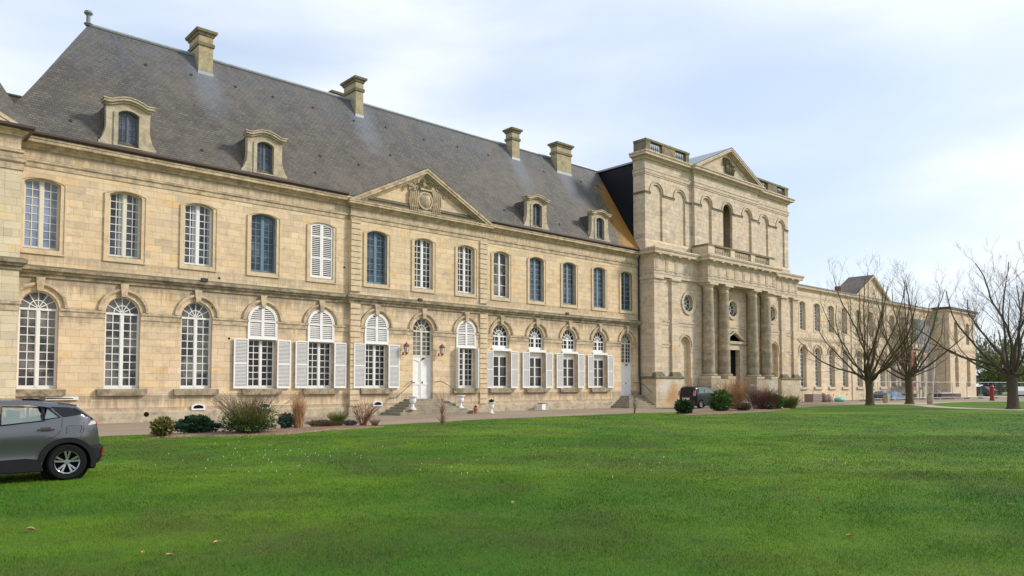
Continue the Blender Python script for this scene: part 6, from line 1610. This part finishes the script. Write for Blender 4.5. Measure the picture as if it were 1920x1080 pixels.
def wheel(parent, x, r, rimr, w, y, side, spokes=5):
    wh_ = empty('wheel', (x, y, r), parent=parent)
    def sw(mb): mb.v = [(a, c * side, b) for a, b, c in mb.v]; return mb
    sw(MB().lathe([(rimr, .0), (rimr + .01, -.012), (r * .9, -.02), (r, .02), (r, w - .02), (r * .9, w), (rimr, w)], n=36, cap=False)).build('tyre', RUB, wh_, smooth=False)
    mb = MB(); mb.lathe([(rimr * .97, -.004), (rimr, -.012), (rimr * 1.02, .01), (rimr * .93, .02), (rimr * .9, w * .7)], n=32, cap=False)
    for k in range(spokes):
        for da in (-.20, .20):
            a = 2 * math.pi * k / spokes + da + .3; a2 = 2 * math.pi * k / spokes + da * .35 + .3
            p0 = Vector((math.cos(a2), math.sin(a2))) * rimr * .16; p1 = Vector((math.cos(a), math.sin(a))) * rimr * .96; nrm = Vector((-(p1 - p0).y, (p1 - p0).x)).normalized()
            h0, h1 = .011, .017
            mb.add([(*(p0 - nrm * h0), .012), (*(p0 + nrm * h0), .012), (*(p1 + nrm * h1), .0), (*(p1 - nrm * h1), .0), (*(p0 - nrm * h0), .05), (*(p0 + nrm * h0), .05), (*(p1 + nrm * h1), .04), (*(p1 - nrm * h1), .04)],
                   [(0, 1, 2, 3), (0, 4, 5, 1), (1, 5, 6, 2), (3, 2, 6, 7), (0, 3, 7, 4)])
    mb.lathe([(.035, .0), (.045, .01), (.045, .06)], n=16)
    sw(mb).build('rim', ALLOY, wh_)
    sw(MB().lathe([(rimr * .93, w * .45), (rimr * .93, w * .5)], n=24)).build('brake', M['black'], wh_)
    return wh_
# ---- grey crossover, rear half in the frame; x runs towards its tail, y=0 is the near flank
car = empty('crossover_car', (2.93, -21.22, 0), 'grey compact crossover parked on the grass, only its rear half in the frame', 'car')
WB = 2.29; WR = .305; CW_ = 1.56
def zb_(x):
    z = .20 if x < .38 else .20 + (x - .38) * .35
    for c in (0, -WB):
        if abs(x - c) < .365: z = max(z, .285 + math.sqrt(.365 ** 2 - (x - c) ** 2))
    return z
top_t = [(-3.22, .52), (-3.18, .72), (-3.0, .82), (-2.5, .90), (-2.15, .95), (-1.55, 1.28), (-1.2, 1.345), (-.9, 1.355), (-.45, 1.345), (-.1, 1.305), (.12, 1.262), (.20, 1.20), (.37, 1.055), (.45, .985), (.485, .93), (.505, .80), (.515, .63), (.55, .57), (.585, .55), (.60, .50)]
belt = [(-2.2, .93), (-1.5, .93), (-.9, .955), (-.35, 1.01), (-.08, 1.055), (.22, 1.09), (.6, 1.0)]
def ins(x, z, t):
    v = 0.0
    b = interp(belt, x)
    if z > b: v += .025 + (z - b) * .46
    else:
        k = (b - z) / b
        v += .025 * (1 - min(1, k * 6)) + .020 * math.sin(min(1, max(0, (z - .25) / .45)) * math.pi)   # waist hollow
        if z < .3: v += (.3 - z) * .25
    # rear haunch over the wheel
    v -= .018 * math.exp(-((x) / .35) ** 2) * math.exp(-((z - .66) / .16) ** 2)
    if x > .12: v += .30 * ((x - .12) / .48) ** 2.2
    if x < -2.6: v += .42 * ((-2.6 - x) / .62) ** 2
    if z > t - .05 and z > b: v += (z - (t - .05)) * 1.0
    return max(0.0, v + .02)
xs = sorted(set([round(-3.22 + .06 * i, 3) for i in range(54)] + [round(-.37 + .02 * i, 3) for i in range(38)] + [round(-WB - .37 + .03 * i, 3) for i in range(25)] + [round(.37 + .015 * i, 3) for i in range(16)]))
xs = [x for x in xs if x <= .60] + [.60] if .60 not in xs else [x for x in xs if x <= .60]
body = loft_body(xs, zb_, lambda x: smooth_interp(top_t, x, .03), ins, CW_).build('body', [PAINT, INT], car)
body.data.polygons.foreach_set('material_index', [0] * len(body.data.polygons))
cut = []
def cutter(mb, mi=1):
    o = mb.build('cutter', [PAINT, INT]); o.data.polygons.foreach_set('material_index', [mi] * len(o.data.polygons)); o.parent = car; cut.append(o)
cutter(MB().prism([(-2.0, .55), (-.02, .55), (-.02, 1.0), (.0, 1.13), (-.2, 1.22), (-.5, 1.27), (-1.25, 1.28), (-1.6, 1.1)], .13, CW_ - .13, back=True))
wins = [[(-.955, .955), (-.375, 1.012), (-.385, 1.238), (-.93, 1.258)], [(-.345, 1.03), (-.118, 1.065), (-.27, 1.218), (-.34, 1.232)], [(-1.95, .95), (-1.03, .955), (-1.01, 1.258), (-1.32, 1.262), (-1.55, 1.19)]]
for w_ in wins: cutter(MB().prism(w_, -.1, .3, back=True)); cutter(MB().prism(w_, CW_ - .3, CW_ + .1, back=True))
bpy.context.view_layer.update()
bool_cut(body, cut); smooth_by_angle(body, 32)
def drape(poly, off=.004, y_from=None, sub=.05, far=False, thick=.0):
    """a panel that follows the flank"""
    mb = MB(); x0_ = min(p[0] for p in poly); x1_ = max(p[0] for p in poly); nx = max(2, int((x1_ - x0_) / sub))
    def span(x):
        zs = []
        n = len(poly)
        for i in range(n):
            (xa, za), (xb, zb2) = poly[i], poly[(i + 1) % n]
            if min(xa, xb) - 1e-9 <= x <= max(xa, xb) + 1e-9 and abs(xb - xa) > 1e-9: zs.append(za + (zb2 - za) * (x - xa) / (xb - xa))
        return (min(zs), max(zs)) if zs else None
    cols = []
    for i in range(nx + 1):
        x = min(max(x0_ + (x1_ - x0_) * i / nx, x0_ + 1e-4), x1_ - 1e-4); s_ = span(x)
        if not s_: continue
        cols.append([(x, s_[0] + (s_[1] - s_[0]) * k / 6) for k in range(7)])
    vs = []; T = lambda x: smooth_interp(top_t, x, .03)
    for c in cols:
        for x, z in c:
            y = ins(x, z, T(x)) - off; vs.append((x, (CW_ - y) if far else y, z))
    fs = [(i * 7 + k, (i + 1) * 7 + k, (i + 1) * 7 + k + 1, i * 7 + k + 1) for i in range(len(cols) - 1) for k in range(6)]
    return mb.add(vs, fs)
for fl in (False, True):
    for w_ in wins: drape(w_, -.006, far=fl).build('side_window', CG, car, smooth=True)
# black window surrounds and the dark panel that runs into the tailgate
def band(pts, wd=.018, off=.006):
    mb = MB(); n = len(pts)
    P_ = [(x, ins(x, z, smooth_interp(top_t, x, .03)) - off, z) for x, z in pts]
    return mb.tube(P_, wd, 6)
mb = MB()
for w_ in wins[:2]:
    m2 = band([*w_, w_[0]], .010); mb.add(m2.v, m2.f)
mb.build('window_trim', CLAD, car)
drape([(-.085, 1.062), (.20, 1.105), (.06, 1.225), (-.235, 1.245)], .006).build('rear_quarter_panel', DG, car, smooth=True)
drape([(.075, 1.222), (.20, 1.115), (.40, 1.02), (.34, 1.065), (.14, 1.215)], .008).build('tailgate_glass_edge', DG, car, smooth=True)
drape([(-.99, .965), (-.97, 1.26), (-.945, 1.26), (-.965, .96)], .006).build('door_pillar', CLAD, car)
drape([(-.372, 1.0), (-.382, 1.24), (-.350, 1.24), (-.345, 1.0)], .007).build('door_pillar', CLAD, car)
# cladding
mb = MB(); mb.ring(0, .285, .355, .435, -.012, .12, R(-12), R(172), 30)
mb.build('wheel_arch', CLAD, car); MB().ring(0, .285, .0, .37, .14, .30, 0, math.pi * 2, 24).build('wheel_housing', M['black'], car)
MB().ring(-WB, .285, .355, .435, -.012, .12, R(8), R(172), 24).build('wheel_arch', CLAD, car)
MB().prism([(-1.93, .185), (-.35, .185), (-.40, .37), (-.60, .40), (-1.93, .36)], -.004, .2, back=True).build('sill', CLAD, car)
mb = MB(); vs = []
bp = [(.34, .0), (.42, .02), (.50, .07), (.57, .18), (.62, .40), (.635, .78), (.62, 1.16), (.57, 1.38), (.50, 1.49), (.42, 1.54), (.34, 1.56)]
for x, y in bp: k_ = (x - .34) / .295; vs += [(x - .06 * k_, y + (.03 if y < .78 else -.03), .22 + .06 * k_), (x, y, .36), (x + .02 * k_, y, .52), (x - .03, y + (.01 if y < .78 else -.01), .565)]
fs = [(i * 4 + k, (i + 1) * 4 + k, (i + 1) * 4 + k + 1, i * 4 + k + 1) for i in range(len(bp) - 1) for k in range(3)]
mb.add(vs, fs); mb.build('rear_bumper', CLAD, car, fix=False)
MB().prism([(.525, .40), (.56, .42), (.575, .50), (.54, .49)], .08, .20).build('reflector', TAILR, car)
drape([(.30, .915), (.475, .935), (.44, 1.0), (.36, .985)], .010).build('tail_light', TAILC, car, smooth=True)
MB().prism([(.40, .905), (.475, .905), (.465, .965), (.42, .985)], .16, .5, back=True).build('tail_light', TAILR, car)
MB().prism([(-.12, 1.318), (.155, 1.268), (.16, 1.250), (.05, 1.255), (-.12, 1.27)], .17, CW_ - .17, back=True).build('spoiler', PAINT, car)
# fuel flap, door seams, handle
def seam(pts): band(pts, .0035, .001).build('seam', M['black'], car)
seam([(-.085, 1.05), (-.095, .92), (-.13, .80), (-.20, .74), (-.30, .72)]); seam([(-.985, .95), (-.98, .60), (-.96, .40)]); seam([(-.02, .78), (-.02, .90), (.0, .915), (.20, .915), (.21, .90), (.18, .78)]); seam([(.24, .98), (.24, .85), (.19, .72)])
MB().obox((-.325, .003, .862), (.24, .022, .026), Matrix.Identity(3)).build('door_handle', M['iron'], car)
drape([(-.40, .835), (-.25, .835), (-.25, .905), (-.40, .905)], .001).build('handle_recess', M['iron'], car)
MB().box(-.62, .13, .35, 1.2, 1.365, 1.38).build('roof_panel', DG, car)
# crease that catches the light
wheel(car, 0, WR, .195, .20, .02, 1); wheel(car, 0, WR, .195, .20, CW_ - .02, -1); wheel(car, -WB, WR, .195, .20, .02, 1); wheel(car, -WB, WR, .195, .20, CW_ - .02, -1)
for y in (.30, .95):
    s_ = MB(); s_.box(-.75, -.62, y, y + .38, .55, 1.05); s_.box(-.72, -.64, y + .1, y + .28, 1.05, 1.17); s_.build('seat', INT, car)
    s_ = MB(); s_.box(-1.5, -1.37, y, y + .38, .55, 1.05); s_.box(-1.47, -1.39, y + .1, y + .28, 1.05, 1.17); s_.build('seat', INT, car)
MB().box(-3.0, .45, .15, CW_ - .15, .16, .26).build('underbody', M['black'], car)
# ---- black people carrier by the church; x runs forward
mpv = empty('compact_van', (44.5, -5.5, 0), 'black compact people carrier parked before the church front, seen from behind', 'car')
top2 = [(0, .62), (.02, .95), (.06, 1.12), (.14, 1.42), (.25, 1.49), (.9, 1.54), (1.7, 1.52), (2.2, 1.42), (2.75, 1.02), (3.3, .88), (3.55, .70), (3.6, .5)]
def zb2_(x):
    z = .24
    for c in (.70, 2.95):
        if abs(x - c) < .34: z = max(z, .29 + math.sqrt(.34 ** 2 - (x - c) ** 2))
    return z
def ins2(x, z, t):
    v = .02
    if z > .95: v += (z - .95) * .22
    if x < .35: v += .20 * ((.35 - x) / .35) ** 2.2
    if x > 3.0: v += .40 * ((x - 3.0) / .6) ** 2
    if z > t - .12: v += (z - t + .12) ** 2 * 5
    return v
xs2 = [0, .01, .02, .04, .06, .09, .12, .16, .2, .25, .3] + [round(.36 + .025 * i, 3) for i in range(30)] + [round(1.15 + .1 * i, 3) for i in range(15)] + [round(2.61 + .03 * i, 3) for i in range(24)] + [3.35, 3.4, 3.45, 3.5, 3.55, 3.58, 3.6]
b2 = loft_body(xs2, zb2_, lambda x: smooth_interp(top2, x, .01), ins2, 1.52, 14, 8).build('body', PAINTB, mpv); smooth_by_angle(b2, 35)
MB().prism([(.45, .98), (1.15, .96), (1.15, 1.37), (.55, 1.36)], .045, .2).prism([(1.22, .96), (2.5, .96), (2.05, 1.34), (1.22, 1.38)], .045, .2).build('side_window', plain('mpv_glass', (.18, .24, .23), .05), mpv)
mb = MB(); mb.add([(-.004, .22, .92), (-.004, 1.30, .92), (.095, 1.22, 1.40), (.095, .30, 1.40)], [(0, 3, 2, 1)]); mb.build('rear_window', DG, mpv, fix=False)
for y in (.06, 1.30): MB().prism([(.0, .88), (.10, .88), (.16, 1.25), (.09, 1.25)], y, y + .16, back=True).build('tail_light', plain('mpv_lamp', (.45, .16, .16), .15), mpv)
MB().box(-.03, .06, .10, 1.42, .36, .56).build('rear_bumper', PAINTB, mpv); MB().box(-.05, -.02, .48, 1.04, .60, .71).build('number_plate', M['white'], mpv); MB().box(-.045, -.01, .42, 1.10, .73, .765).build('chrome_strip', ALLOY, mpv)
for y in (.14, 1.30): MB().box(-.045, .0, y, y + .09, .45, .53).build('fog_light', TAILR, mpv)
for y in (.16, 1.33): MB().box(.4, 2.2, y, y + .03, 1.53, 1.565).build('roof_rail', M['iron'], mpv)
for x in (.70, 2.95): wheel(mpv, x, .30, .19, .19, .02, 1, 5); wheel(mpv, x, .30, .19, .19, 1.50, -1, 5)
MB().box(.3, 3.3, .15, 1.37, .18, .3).build('underbody', M['black'], mpv)
